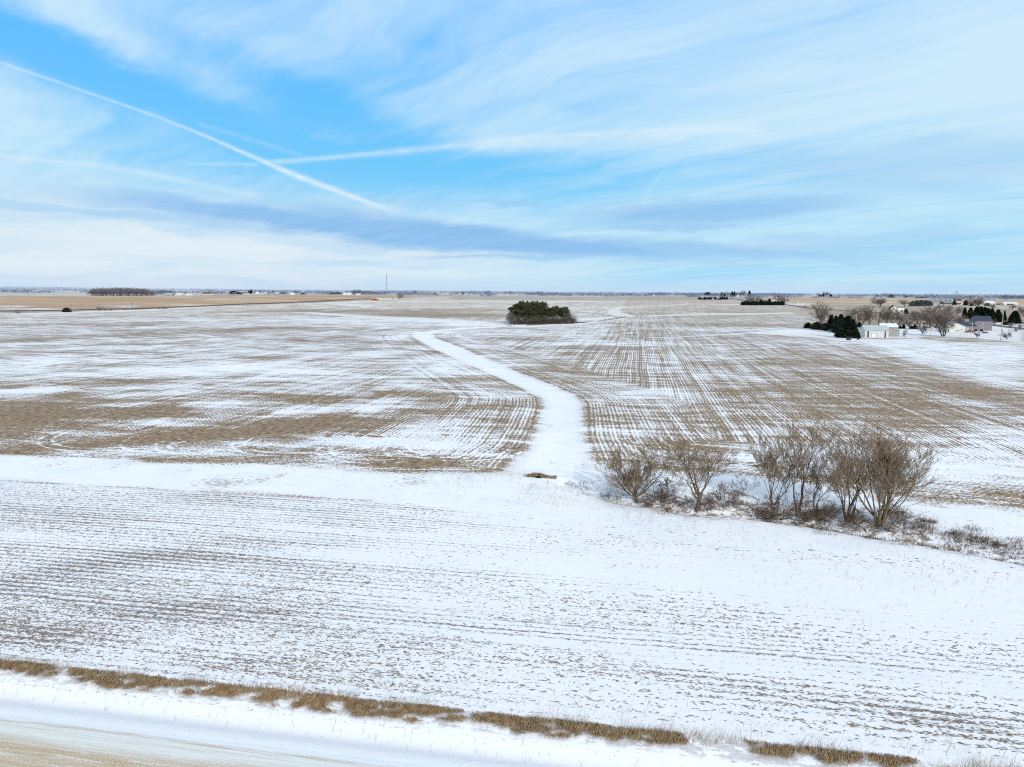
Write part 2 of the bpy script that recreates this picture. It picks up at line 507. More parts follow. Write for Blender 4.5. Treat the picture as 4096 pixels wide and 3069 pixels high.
def blob(cx, cy, rx, ry, amt, s=DS):
    global cov
    c = W([(cx, cy)], s)[0]; e = W([(cx, cy+ry)], s)[0]; e2 = W([(cx, max(cy-ry, 655 if cy > 670 else cy-ry))], s)[0]
    D0 = math.hypot(*c)
    a = max(1.0, rx*s*math.hypot(D0, 24)/FPX)
    b = max(1.0, .5*abs(math.hypot(*e2)-math.hypot(*e)))
    ux, uy = c[0]/D0, c[1]/D0
    k = (np.abs(gx-c[0]) < 3*(a+b)) & (np.abs(gy-c[1]) < 3*(a+b))
    dx, dy = gx[k]-c[0], gy[k]-c[1]
    al = (dx*ux+dy*uy)/b; ac = (-dx*uy+dy*ux)/a
    cov[k] += amt*((.98 if cx < 1100 else .5 if amt < 0 else .9) if cy < 1030 else .6)*np.exp(-(al*al+ac*ac)**1.3)
BL = [ # brown and white patches, x y rx ry amount
 (110,866,190,20,-.42),(50,905,170,30,-.42),(330,890,130,16,-.32),(240,826,150,8,-.34),(560,829,90,7,-.3),(420,935,260,20,-.4),(640,925,170,22,-.34),
 (765,905,120,14,-.22),(590,855,50,7,-.36),(700,862,90,11,-.34),(900,852,80,11,-.34),(960,885,110,20,-.22),(1070,900,45,50,-.14),(180,962,230,10,-.34),(560,982,330,14,-.4),
 (900,997,120,12,-.34),(90,733,80,4,-.28),(560,772,60,4,-.28),(350,742,80,4,-.2),(860,742,90,5,-.2),(960,765,60,8,-.2),(200,700,160,4,-.22),(560,712,200,4,-.2),
 (330,797,300,10,.18),(600,806,250,12,.20),(55,844,60,6,.45),(300,852,110,6,.4),(450,872,90,8,.32),(770,885,60,8,.28),(820,775,150,16,.12),(300,725,260,6,-.16),(700,735,160,6,-.16),(150,762,200,6,-.14),(450,712,220,4,-.16),(820,956,150,8,.32),(250,875,60,6,.3),
 (640,890,50,6,.3),(130,775,180,10,.15),(950,962,120,9,.28),(1000,935,60,8,.15),(980,908,50,5,.2),
 (700,690,300,4,.14),(850,695,200,3,.1),
 (1100,738,120,14,-.16),(1210,800,100,22,-.36),(1180,770,80,12,-.15),(1420,762,70,10,-.15),(1330,740,200,5,.2),(1420,850,120,14,.24),(1560,812,120,10,.2),(1480,770,120,6,.16),
 (1760,830,220,45,-.2),(1960,880,200,30,-.22),(2060,830,170,24,-.22),(1880,785,160,14,-.24),(1500,905,50,40,-.22),(1620,855,90,26,-.1),(1400,935,140,8,.3),(1340,900,50,50,.05),
 (1500,960,100,14,-.28),(1560,985,120,8,.3),(2040,1010,260,34,.36),(2190,960,90,40,.36),(1850,985,160,24,.2),(1700,975,100,10,.1),
 (1660,712,200,5,.22),(1560,700,120,4,-.16),(1650,703,170,4,-.2),(1780,740,80,5,.15),(1500,668,300,3,-.18),(1850,716,120,5,.25),
 (830,672,200,4,-.34),(950,681,170,6,-.5),(1300,690,120,3,.2),(1430,684,160,3,-.15),(640,672,120,4,-.3),(400,683,300,4,-.1),(1000,669,110,3,-.3),(1020,702,80,3,.3),
 (1640,675,150,2.4,-.28),(1500,680,120,2.5,-.34),(1250,664,220,3,.18),(1150,650,320,3,.08),
 (2140,850,90,14,-.3),(2080,735,140,14,.0),
 (200,1120,330,30,-.17),(500,1190,260,24,-.15),(150,1230,260,22,-.22),(250,1340,330,18,-.18),(780,1408,260,14,-.20),(1350,1440,200,24,-.12),(1700,1500,420,26,-.22),(2080,1560,220,24,-.2),
 (1250,1310,240,14,-.12),(560,1330,200,12,-.1),(1100,1180,300,40,.12),(1700,1250,500,60,.13),(1500,1560,300,14,.10),(250,1410,300,14,.14),(1000,1520,400,16,.08),(2000,1350,260,40,.08),
 (2060,1095,150,14,-.20),(2150,1130,120,12,-.22),
]
for b in BL: blob(*b)
# strips and zones that carry their own outline
def zone(px, s=1.0, soft=6.0):
    P = W(px, s)
    xa = [p[0] for p in P]; ya = [p[1] for p in P]
    k = (gx > min(xa)-50) & (gx < max(xa)+50) & (gy > min(ya)-50) & (gy < max(ya)+50)
    r = np.zeros(len(gx)); r[k] = ss(soft, -soft, sdf(gx[k], gy[k], P))
    return r
sf_ = np.where(gx > 12, 1+5*ss(12, 40, gx), 1.0)
snow = ss(.9*sf_, -1.8*sf_, sdw)            # unbroken snow
for z_ in [
 [(1100,1248),(1271,1250),(1553,1266),(1743,1274),(1933,1285),(2060,1300),(1990,1308),(1760,1292),(1553,1280),(1271,1258)],
 [(2040,1290),(2120,1300),(2300,1293),(2440,1280),(2560,1262),(2540,1268),(2420,1290),(2250,1302),(2040,1310)],
 [(2300,1282),(2440,1276),(2480,1268),(2400,1272),(2310,1275)],
 [(2430,1252),(2445,1262),(2490,1270),(2545,1268),(2520,1258),(2485,1251),(2476,1243),(2490,1233),(2560,1227),(2750,1220),(2750,1217),(2560,1224),(2470,1229),(2430,1238)],
 [(2560,1268),(2800,1262),(3180,1256),(3180,1250),(2800,1254),(2600,1262)],
 [(2720,1210),(2760,1219),(2775,1219),(2740,1210)],
 [(2780,1219),(3240,1214),(3240,1222),(2960,1222)],
 [(3195,1316),(3232,1322),(3300,1330),(3450,1318),(3650,1300),(3900,1290),(4096,1285),(4096,1378),(3800,1368),(3640,1372),(3450,1368),(3330,1362),(3200,1345),(3000,1335),(2700,1352),(2600,1352),(2800,1342),(3050,1326)],
 [(0,1259),(250,1254),(520,1246),(800,1231),(1000,1221),(1290,1216),(1290,1213),(1000,1217),(800,1226),(520,1240),(250,1249),(0,1254)],
 [(1290,1216),(1480,1209),(1600,1200),(1740,1186),(1720,1186),(1590,1197),(1470,1204),(1290,1211)],
 [(1500,1208),(1800,1203),(2460,1205),(2460,1207),(1800,1206),(1500,1211)],
 [(1500,1219),(1300,1214),(1300,1217),(1440,1226),(1450,1230),(1270,1245),(1290,1246),(1480,1231)],
]:
    snow = np.maximum(snow, zone(z_))
field_r = zone([(3450,1372),(3560,1408),(3800,1492),(4096,1585),(4096,1370),(3640,1370)])
snow_r = field_r
cov = np.where(field_r > 0, cov+.30*field_r, cov)
cov = cov-.45*zone([(3560,1352),(3600,1362),(4096,1384),(4096,1378),(3640,1352)], 1, 3)*0
lawn = zone([(3700,1345),(3900,1352),(4096,1372),(4096,1390),(3880,1375),(3640,1352),(3440,1352),(3440,1357),(3640,1358)], 1, 3)
# tan unploughed fields
tan = np.zeros(len(gx))
for z_ in [
 [(-900,1222),(0,1222),(560,1222),(520,1232),(400,1222),(160,1222),(0,1238),(-900,1240),(-900,1195),(0,1185),(360,1184),(700,1182),(1150,1178),(1500,1180),(1900,1181),(1740,1187),(1620,1194),(1480,1200),(1290,1208),(1000,1216),(800,1224),(560,1240)],
]:
    tan = np.maximum(tan, zone(z_, 1, 4))
tan = np.maximum(tan, zone([(-900,1222),(0,1221),(170,1222),(0,1240),(-900,1245)], 1, 4)*.25)
tan2 = zone([(3150,1186),(3600,1192),(4300,1200),(4300,1216),(3900,1214),(3500,1217),(3300,1216),(3150,1207)], 1, 6)
cov = cov-.30*zone([(3200,1216),(3500,1222),(3900,1232),(4300,1250),(4300,1305),(3850,1285),(3600,1300),(3340,1300),(3300,1262),(3200,1235)], 1, 8)
cov = cov-.22*zone([(1800,1184),(2600,1186),(3150,1188),(3150,1200),(2400,1203),(1800,1201)], 1, 12)
tan3 = zone([(3240,1223),(3500,1232),(3620,1258),(3500,1252),(3300,1232)], 1, 4)
brush = zone([(0,1244),(200,1240),(520,1233),(800,1224),(1290,1206),(1500,1198),(1500,1200),(1290,1210),(800,1228),(520,1240),(250,1249),(0,1255)], 1, 3)
yard = zone([(3650,1296),(3800,1300),(4096,1320),(4096,1330),(3860,1330),(3700,1318),(3500,1318),(3330,1322),(3330,1300)], 1, 5)
snow = np.clip(snow-.6*lawn, 0, 1)
cov = cov-.12*lawn

def put_attr(name, arr):
    a = gme.attributes.new(name, 'FLOAT', 'POINT')
    a.data.foreach_set('value', arr.astype(np.float32))
# headland distance (positive, metres from field edge)
hd = np.where(sdw > 0, sdw, 0)
hd = np.minimum(hd, 200)
for nme, arr in (('cov', cov), ('snow', snow), ('hd', hd), ('tan', np.maximum(tan, tan2*.95)), ('tan3', tan3), ('brush', brush), ('crk', crk), ('lawn', lawn), ('sdw', np.clip(sdw, -40, 60))):
    put_attr(nme, arr)

def ground_mat():
    m_ = bpy.data.materials.new('snowy_farmland'); m_.use_nodes = True
    t = NT(m_.node_tree)
    Pv = t.new('ShaderNodeNewGeometry').outputs['Position']
    P = t.sep(Pv); x, y = P[0], P[1]
    p2 = t.vec(x, y)
    A = {n: t.attr(n) for n in ('cov','snow','hd','tan','tan3','brush','crk','lawn','sdw')}
    D = t.m('SQRT', t.add(t.mul(x, x), t.mul(y, y)))
    # row coordinate ------------------------------------------------
    wav = t.mul(t.sub(t.noise(p2, .018, 1), .5), 5.0)
    wob = t.mul(t.sub(t.noise(p2, .35, 1), .5), .30)
    south = t.sub(1.0, t.step(76, 77, y))
    hw = t.add(A['hd'], t.mul(t.sub(t.noise(p2, .03, 1), .5), 10.0))
    head = t.sub(1.0, t.step(19, 21, hw))
    isn = t.sub(1.0, south)
    uhead = A['hd']
    u = t.fmix(head, t.add(x, t.mul(wav, .3)), uhead)
    u = t.fmix(south, u, t.add(y, t.mul(wav, .35)))
    u = t.add(u, wob)
    rows = t.m('SINE', t.mul(u, 2*pi/.76))
    v1 = t.vec(t.mul(u, 2.1), t.add(t.mul(x, .02), t.mul(y, .02)))
    streak = t.noise(v1, 1.0, 3, .6)
    v2 = t.vec(t.mul(u, .24), t.add(t.mul(x, .006), t.mul(y, .006)))
    pas = t.noise(v2, 1.0, 2, .5)
    tram = t.noise(t.vec(t.mul(u, .62), t.mul(t.add(x, y), .006)), 1.0, 3, .75)
    patch = t.noise(t.vec(t.mul(x, .028), t.mul(y, .040), 3.0), 1.0, 4, .62, .6)
    patch2 = t.noise(t.vec(t.mul(x, .075), t.mul(y, .27), 7.0), 1.0, 4, .62, .4)
    fine = t.noise(p2, 2.6, 3, .65)
    clod = t.noise(t.vec(t.mul(x, 2.0), t.mul(y, 4.8), 1.0), 1.0, 3, .72)
    # wheel tracks of the turning planter, arcs in the headlands
    arcs = None
    for cx_, cy_, r_ in [(8,112,9),(11,113,9),(12,118,13),(26,109,8),(30,112,11),(20,122,15),(-30,105,7),(-38,104,9),(-52,108,11),(-66,104,8),(-71,106,10),(-27,108,9),(-84,107,12)]:
        dd = t.m('SQRT', t.add(t.m('POWER', t.sub(x, cx_), 2.0), t.m('POWER', t.sub(y, cy_), 2.0)))
        g = t.m('ABSOLUTE', t.sub(t.m('ABSOLUTE', t.sub(dd, r_)), .95))
        g = t.mul(t.sub(1.0, t.step(.12, .42, g)), t.sub(1.0, t.step(-2, 3, t.sub(y, cy_))))
        arcs = g if arcs is None else t.m('MAXIMUM', arcs, g)
    arcs = t.mul(arcs, t.step(.35, .55, t.noise(p2, .4, 1)))
    val_n = t.add(A['cov'], t.mul(rows, .13), t.mul(t.sub(streak, .5), .60), t.mul(t.sub(pas, .5), .15), t.mul(t.sub(tram, .5), t.fmix(head, .78, .45)), t.mul(t.sub(patch, .5), t.fmix(t.step(-30, 0, x), .95, .45)),
                  t.mul(t.sub(patch2, .5), 1.15), t.mul(t.sub(fine, .5), 1.45), t.mul(arcs, .35))
    val_s = t.add(A['cov'], t.mul(rows, .15), t.mul(t.sub(streak, .5), .65), t.mul(t.sub(pas, .5), .30), t.mul(t.sub(t.noise(t.vec(t.mul(x, .022), t.mul(y, .16), 12.0), 1.0, 3, .6), .5), .75),
                  t.mul(t.sub(clod, .5), 1.25), t.mul(t.step(-25, 20, x), .07), t.mul(t.sub(t.noise(t.vec(t.mul(x, 5), t.mul(y, 9), 2.0), 1.0, 2, .6), .5), .75))
    val = t.fmix(south, val_n, val_s)
    farf = t.step(300, 900, D)
    wid = t.add(.12, t.mul(farf, .2))
    sn = t.step(t.sub(.5, wid), t.add(.5, wid), val)
    # solid snow in waterways, with a few weeds
    weeds = t.add(t.mul(t.noise(t.vec(t.mul(x, 1.1), t.mul(y, 1.8), 5.0), 1.0, 4, .75), 1.0), t.mul(t.sub(t.noise(p2, .09, 2), .5), .9))
    wd = t.sub(1.0, t.mul(t.step(.70, .79, weeds), .6))
    edge = t.add(A['snow'], t.mul(t.sub(fine, .5), 1.1), t.mul(t.sub(patch2, .5), 1.0))
    solid = t.mul(t.step(.3, .8, edge), t.add(.72, t.mul(t.step(.3, 3.2, t.mul(A['sdw'], -1.0)), .28)))
    sn = t.fmix(solid, sn, wd)
    # creek banks: broken soil and snow
    cr = t.mul(t.sub(1.0, t.step(1.6, 5.2, t.add(A['crk'], t.mul(t.sub(patch2, .5), 5.0)))), t.step(-8, 6, x))
    crn = t.step(.44, .56, t.add(t.noise(t.vec(t.mul(x, .9), t.mul(y, 1.7), 9.0), 1.0, 4, .7), .03))
    sn = t.fmix(t.mul(cr, .85), sn, crn)
    # bank beside the gravel road
    bk = t.mul(t.step(36.1, 36.5, y), t.sub(1.0, t.step(37.3, 37.8, y)))
    bkn = t.step(.5, .6, t.add(t.noise(t.vec(t.mul(x, .7), t.mul(y, 1.6), 4.0), 1.0, 4, .7), .06))
    sn = t.fmix(bk, sn, t.sub(1.0, t.mul(bkn, .45)))
    rs = t.sub(1.0, t.step(35.6, 36.4, y))
    sn = t.fmix(rs, sn, t.sub(1.0, t.mul(t.step(.68, .75, t.noise(t.vec(t.mul(x, 1.6), t.mul(y, 3.0), 4.0), 1.0, 4, .75)), .55)))
    # plain tan fields
    tn = t.mul(A['tan'], t.step(.35, .6, t.add(A['tan'], t.mul(t.sub(patch, .5), .6))))
    drift = t.step(.60, .72, t.add(t.noise(t.vec(t.mul(x, .006), t.mul(y, .012), 2.0), 1.0, 3, .6), t.mul(t.sub(streak, .5), .2)))
    sn = t.fmix(t.m('MINIMUM', tn, 1.0), sn, t.mul(drift, .55))
    sn = t.fmix(t.mul(A['tan3'], .8), sn, .15)
    sn = t.fmix(t.mul(A['brush'], .85), sn, .12)
    # colours --------------------------------------------------------
    s1 = t.noise(p2, .9, 4, .7); s2 = t.noise(p2, .02, 3, .6)
    soil = t.mix(t.step(.3, .7, s1), (.145,.098,.06), (.40,.275,.165))
    soil = t.mix(t.mul(t.step(.45, .7, s2), .28), soil, (.30,.235,.13))
    dark = t.mix(t.step(.35, .65, t.noise(p2, 3.2, 2, .6)), (.17,.145,.135), (.37,.30,.25))
    soil = t.mix(south, soil, dark)
    tanc = t.mix(t.step(.35, .65, t.noise(t.vec(t.mul(x, .0035), t.mul(y, .006), 1.0), 1.0, 3, .6)), (.47,.28,.135), (.61,.43,.235))
    tanc = t.mix(t.mul(t.step(.3, .7, t.noise(t.vec(t.mul(x, .02), t.mul(y, .05), 4.0), 1.0, 4, .7)), .35), tanc, (.36,.20,.10))
    soil = t.mix(t.m('MINIMUM', tn, 1.0), soil, tanc)
    soil = t.mix(A['lawn'], soil, (.27,.20,.10))
    soil = t.mix(A['brush'], soil, (.20,.155,.115))
    snc = t.mix(t.step(.3, .7, t.noise(p2, .05, 3, .6)), (.865,.865,.885), (.90,.895,.90))
    snc = t.mix(t.mul(t.step(.42, .68, t.noise(t.vec(t.mul(x, .16), t.mul(y, .22), 15.0), 1.0, 4, .65, 1.2)), .38), snc, (.70,.75,.835))
    snc = t.mix(t.mul(rs, .7), snc, (.76,.775,.80))
    snc = t.mix(t.mul(t.sub(1.0, t.step(45, 95, y)), .75), snc, (.85,.845,.86))
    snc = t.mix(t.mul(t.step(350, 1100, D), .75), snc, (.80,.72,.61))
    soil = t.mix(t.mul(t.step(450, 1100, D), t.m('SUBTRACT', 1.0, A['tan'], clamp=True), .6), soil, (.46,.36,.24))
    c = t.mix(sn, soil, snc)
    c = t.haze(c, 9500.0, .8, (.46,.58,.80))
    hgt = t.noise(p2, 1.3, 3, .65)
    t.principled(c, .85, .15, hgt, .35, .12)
    return m_
gme.materials.append(ground_mat())

# ------------------------------------------------------------------ roads
def strip_mesh(name, pts, w, lift, hf=None, sub=30.0):
    P = []
    for a, b in zip(pts[:-1], pts[1:]):
        n = max(1, int(math.hypot(b[0]-a[0], b[1]-a[1])/sub))
        for i in range(n): P.append((a[0]+(b[0]-a[0])*i/n, a[1]+(b[1]-a[1])*i/n))
    P.append(pts[-1]); P = np.array(P)
    Tn = np.gradient(P, axis=0); Tn /= np.linalg.norm(Tn, axis=1, keepdims=True)
    Nn = np.stack([-Tn[:, 1], Tn[:, 0]], 1)
    offs = np.linspace(-w/2, w/2, 4)
    V = []
    zc = np.maximum.reduce([h_full(P[:, 0]+Nn[:, 0]*o, P[:, 1]+Nn[:, 1]*o) for o in offs])
    for i in range(len(P)):
        for j, o in enumerate(offs):
            V.append((P[i, 0]+Nn[i, 0]*o, P[i, 1]+Nn[i, 1]*o, zc[i]+(lift if 0 < j < 3 else lift-.02)))
    n = len(P); F_ = []
    for i in range(n-1):
        for j in range(3): F_.append((i*4+j, i*4+j+1, i*4+j+5, i*4+j+4))
    # skirts so that the raised strip has sides
    b = len(V)
    for i in range(n):
        for j in (0, 3): V.append((V[i*4+j][0]+Nn[i, 0]*(-1.5 if j == 0 else 1.5), V[i*4+j][1]+Nn[i, 1]*(-1.5 if j == 0 else 1.5), V[i*4+j][2]-.9))
    for i in range(n-1):
        F_.append((b+i*2, i*4, i*4+4, b+i*2+2)); F_.append((i*4+3, b+i*2+1, b+i*2+3, i*4+7))
    return mesh_np(name, V, np.array(F_), False)

def gravel_mat():
    m_ = bpy.data.materials.new('snowy_gravel'); m_.use_nodes = True
    t = NT(m_.node_tree)
    P = t.sep(t.new('ShaderNodeNewGeometry').outputs['Position']); x, y = P[0], P[1]
    long_ = t.noise(t.vec(t.mul(x, .05), t.mul(y, 1.7), 0.0), 1.0, 4, .65)
    long2 = t.noise(t.vec(t.mul(x, .35), t.mul(y, 6.0), 3.0), 1.0, 3, .6)
    p2 = t.vec(x, y)
    fine = t.noise(p2, 9.0, 3, .7)
    peb = t.noise(p2, 17.0, 2, .7)
    trk = t.mul(t.sub(1.0, t.step(.05, .22, t.m('ABSOLUTE', t.sub(y, t.add(32.35, t.mul(t.sub(t.noise(t.vec(t.mul(x, .05), 0.0), 1.0, 1), .5), .5)))))), .75)
    wheel = t.sub(1.0, t.step(30.2, 31.7, t.add(y, t.mul(t.sub(t.noise(t.vec(t.mul(x, .06), t.mul(y, .2), 8.0), 1.0, 3), .5), 1.6), t.mul(x, .0))))
    brown = t.m('MAXIMUM', t.mul(wheel, t.step(.22, .52, t.add(t.mul(long_, .6), t.mul(long2, .25), t.mul(fine, .15)))), t.mul(trk, t.step(.35, .6, t.add(t.mul(fine, .4), t.mul(long2, .6)))))
    brown = t.m('MINIMUM', t.add(brown, t.mul(t.step(.52, .7, t.add(t.mul(long_, .7), t.mul(long2, .3))), .35)), 1.0)
    base = t.mix(t.step(.3, .7, long_), (.72,.70,.63), (.82,.84,.84))
    soil = t.mix(t.step(.3, .7, fine), (.44,.34,.22), (.66,.53,.36))
    edge = t.step(31.9, 33.0, t.add(y, t.mul(t.sub(fine, .5), .5)))
    base = t.mix(edge, base, (.84,.88,.93))
    slush = t.step(.50, .66, t.add(t.mul(t.noise(t.vec(t.mul(x, .22), t.mul(y, 3.4), 5.0), 1.0, 5, .72), .8), t.mul(fine, .2)))
    c = t.mix(brown, base, soil)
    c = t.mix(t.mul(slush, .55), c, (.83,.84,.84))
    c = t.mix(t.mul(t.step(.62, .72, peb), .5), c, (.25,.20,.15))
    t.principled(c, .85, .2, t.add(fine, t.mul(long2, 1.2)), .6, .05)
    return m_
rv = []; rf = []
rx_ = np.concatenate([np.linspace(-900, -120, 40), np.linspace(-119, 120, 200), np.linspace(124, 900, 40)])
ry_ = np.array([21.6, 22.4, 24, 27.5, 30, 31.6, 32.7, 33.2])
for xx in rx_:
    for j, yy in enumerate(ry_):
        zz = .03+.05*(1-((yy-27.5)/5.5)**2)
        if j in (0, len(ry_)-1): zz = h_base(np.array([xx]), np.array([yy]))[0]+.004-.03
        rv.append((xx, yy, zz))
nr = len(ry_)
for i in range(len(rx_)-1):
    for j in range(nr-1): rf.append((i*nr+j, (i+1)*nr+j, (i+1)*nr+j+1, i*nr+j+1))
tag(obj('gravel_road', mesh_np('gravel_road', rv, np.array(rf), True), gravel_mat()), kind='structure')

M['asphalt'] = mat('worn_asphalt', (.17,.165,.165), (.11,.105,.11), .2, .85, .2, 0, objc=False)
county = W([(2895,1191),(2922,1194),(2972,1202),(3060,1212),(3150,1220),(3240,1234),(3397,1244),(3573,1257),(3703,1273),(3824,1285),(3970,1300),(4096,1316),(4300,1342)])
tag(obj('road', strip_mesh('road', county, 7.0, .35), M['asphalt']), kind='structure')
M['ballast'] = mat('rail_ballast', (.16,.125,.105), (.09,.07,.062), .3, .95, .1, 0, objc=False)
rail = W([(-300,1253),(0,1246),(250,1243),(520,1237),(800,1226),(1000,1217),(1290,1205),(1480,1196)])
tag(obj('railway_track', strip_mesh('railway_track', rail, 4.0, .9), M['ballast']), kind='structure')

# ------------------------------------------------------------------ sky and light
SUN_AZ, SUN_EL = radians(152), radians(27)      # compass azimuth, clockwise from north
sd_ = bpy.data.lights.new('sun', 'SUN'); sd_.energy = 2.6; sd_.angle = radians(1.5); sd_.color = (1.0, .945, .87)
so = bpy.data.objects.new('sun', sd_); col.objects.link(so)
dv = Vector((sin(SUN_AZ)*cos(SUN_EL), cos(SUN_AZ)*cos(SUN_EL), sin(SUN_EL)))
so.rotation_euler = dv.to_track_quat('Z', 'Y').to_euler(); so.location = (0, -50, 200)

world = bpy.data.worlds.new('World'); sc.world = world; world.use_nodes = True
t = NT(world.node_tree)
def azel(px, py):
    d = raydir(px*DS, py*DS); d = d/np.linalg.norm(d)
    return math.atan2(d[0], d[1]), math.asin(d[2])
sk = t.new('ShaderNodeTexSky', sky_type='NISHITA')
sk.sun_disc = False; sk.sun_elevation = SUN_EL; sk.sun_rotation = SUN_AZ; sk.altitude = 300; sk.air_density = 1.0; sk.dust_density = .6; sk.ozone_density = 1.5
dirv = t.new('ShaderNodeTexCoord').outputs['Generated']
nrm = t.new('ShaderNodeVectorMath', operation='NORMALIZE'); t.l.new(dirv, nrm.inputs[0])
d3 = t.sep(nrm.outputs[0])
az = t.m('ARCTAN2', d3[0], d3[1]); el = t.m('ARCSINE', d3[2])
elc = t.m('MAXIMUM', el, 0.0)
zz = t.add(t.m('MAXIMUM', d3[2], 0.0), .10)
pp = t.vec(t.m('DIVIDE', d3[0], zz), t.m('DIVIDE', d3[1], zz))
pr = t.new('ShaderNodeMapping', vector_type='POINT'); t.l.new(pp, pr.inputs[0]); pr.inputs['Rotation'].default_value = (0, 0, radians(38)); pr.inputs['Scale'].default_value = (1, 1, 1)
ps = t.sep(pr.outputs[0])
warp = t.mul(t.sub(t.noise(pp, .9, 3, .55), .5), 1.2)
fib = t.noise(t.vec(t.add(t.mul(ps[0], .55), warp), t.add(t.mul(ps[1], 3.2), t.mul(warp, 1.5)), 0.0), 1.0, 6, .58)
soft = t.noise(t.vec(t.mul(ps[0], .35), t.mul(ps[1], .8), 5.0), 1.0, 4, .5, .3)
wz = t.mul(t.sub(t.noise(t.vec(t.mul(az, 3.0), t.mul(el, 11.0), 1.0), 1.0, 4, .6), .5), .10)
we = t.mul(t.sub(t.noise(t.vec(t.mul(az, 3.0), t.mul(el, 14.0), 8.0), 1.0, 5, .62), .5), .055)
azw, elw = t.add(az, wz), t.add(el, we)
aev = t.vec(azw, elw)
def sblob(px, py, rx, ry, tilt=0.0, pw=1.0):
    """soft patch of sky around a direction"""
    a0, e0 = azel(px, py); k = DS/FPX*1.9
    mp = t.new('ShaderNodeMapping', vector_type='TEXTURE'); t.l.new(aev, mp.inputs[0])
    mp.inputs['Location'].default_value = (a0, e0, 0); mp.inputs['Rotation'].default_value = (0, 0, tilt)
    mp.inputs['Scale'].default_value = (rx*k, ry*k, 1)
    g_ = t.new('ShaderNodeTexGradient', gradient_type='SPHERICAL'); t.l.new(mp.outputs[0], g_.inputs[0])
    q = g_.outputs['Fac']
    return t.step(0, 1 if pw == 1.0 else .7, q)
# deepest blue, plain blue, cirrus
fib2 = t.noise(t.vec(t.add(t.mul(ps[0], 1.6), warp), t.add(t.mul(ps[1], 11.0), t.mul(warp, 3.0)), 6.0), 1.0, 5, .62)
cirrus = t.add(.60, t.mul(t.sub(fib, .5), .95), t.mul(t.sub(soft, .5), .95), t.mul(t.sub(fib2, .5), .32))
for b, amt in [((40,90,130,55,-.3),-.50),((420,235,330,42,-.30),-.60),((640,215,230,42,-.33),-.30),((900,375,330,42,-.05),-.46),((760,250,200,30,-.3),-.20),((150,190,260,60,-.3),-.22),((300,340,420,60,-.05),-.16),
               ((1500,20,300,45,.1),-.16),((480,130,260,35,-.35),-.12),((1000,40,260,50,0),-.08),
               ((-40,300,130,130,0),.30),((250,70,330,50,-.3),.22),((1350,170,330,110,.2),.12),((2050,230,330,130,.1),.24),((2150,60,280,110,.1),.26),((1150,130,180,60,0),.10),((1500,300,220,40,0),.18),((1750,480,250,40,.1),.08)]:
    cirrus = t.add(cirrus, t.mul(sblob(*b), amt))
low = t.sub(1.0, t.step(.0, .30, el))
cirrus = t.step(-.08, 1.12, cirrus)
nish = sk.outputs[0]
S = 10.0
def C(*c): return tuple(v*S for v in c)
blue = t.mix(t.step(.02, .45, el), C(.20,.64,.97), C(.085,.47,1.05))
blue = t.mix(.05, blue, nish)
white = t.mix(t.step(.0, .5, el), C(.60,.83,.96), C(.63,.83,.985))
c = t.mix(cirrus, blue, white)
# contrails: straight lines of sky, each a chain of short legs
cn = t.add(.22, t.mul(t.noise(t.vec(t.mul(az, 45.0), t.mul(el, 120.0), 0.0), 1.0, 5, .7), 1.15))
aj = t.add(az, t.mul(wz, .025)); ej = t.add(el, t.mul(we, .05))
def fcurve(x, pts, lo, hi, vlo, vhi):
    n = t.new('ShaderNodeFloatCurve'); cm = n.mapping; cu = cm.curves[0]
    P_ = [((x_-lo)/(hi-lo), (v-vlo)/(vhi-vlo)) for x_, v in pts]
    cu.points[0].location = P_[0]; cu.points[1].location = P_[-1]
    for p_ in P_[1:-1]: cu.points.new(*p_)
    cm.extend = 'HORIZONTAL'; cm.update()
    t.put(n.inputs['Value'], t.m('MULTIPLY_ADD', x, 1/(hi-lo), -lo/(hi-lo)))
    return t.m('MULTIPLY_ADD', n.outputs[0], vhi-vlo, vlo)
def trail(pts, amt, steep=False, fade=None):
    """contrail: its height over the horizon as a smooth function of bearing"""
    k = DS/FPX
    Q = [(*azel(x_, y_), w_*k) for x_, y_, w_ in pts]
    A_, E_ = (ej, aj) if steep else (aj, ej)
    if steep: Q = sorted((e, a, w) for a, e, w in Q)
    lo, hi = Q[0][0], Q[-1][0]
    es = [q[1] for q in Q]; v0, v1 = min(es)-.02, max(es)+.02
    cen = fcurve(A_, [(q[0], q[1]) for q in Q], lo, hi, v0, v1)
    wid = fcurve(A_, [(q[0], q[2]) for q in Q], lo, hi, 0.0, .03)
    q = t.m('DIVIDE', t.sub(E_, cen), wid)
    g_ = t.m('EXPONENT', t.mul(t.mul(q, q), -1.0))
    e_ = (hi-lo)*.06
    if fade: g_ = t.mul(g_, t.fmix(t.step(azel(*fade[0])[0], azel(*fade[1])[0], az), fade[2], 1.0))
    return t.mul(g_, t.mul(t.step(lo-.001, lo+e_, A_), t.step(hi+.001, hi-e_, A_)), amt)
tr = t.m('MAXIMUM', trail([(-200,60,3.5),(0,135,2.6),(180,197,2.4),(400,277,3.2),(560,345,5),(640,380,6.5),(740,417,6),(820,445,3.5),(862,458,1.6)], .88, fade=((330,240),(640,380),.50)),
         trail([(540,352,3),(600,350,5),(750,338,5),(880,326,7),(1000,313,7),(1150,299,7),(1330,288,7),(1500,281,9),(1680,277,14)], .50))
tr = t.m('MAXIMUM', tr, trail([(1000,318,10),(1180,306,14),(1350,296,14),(1500,288,12)], .40))
tr = t.m('MAXIMUM', tr, trail([(-100,325,5),(0,337,4),(240,362,5),(420,395,6),(580,430,7)], .38))
tr = t.m('MAXIMUM', tr, trail([(400,355,2),(480,354,3),(560,356,4)], .30))
tr = t.m('MAXIMUM', tr, trail([(420,265,5),(560,308,5),(660,338,5)], .16))
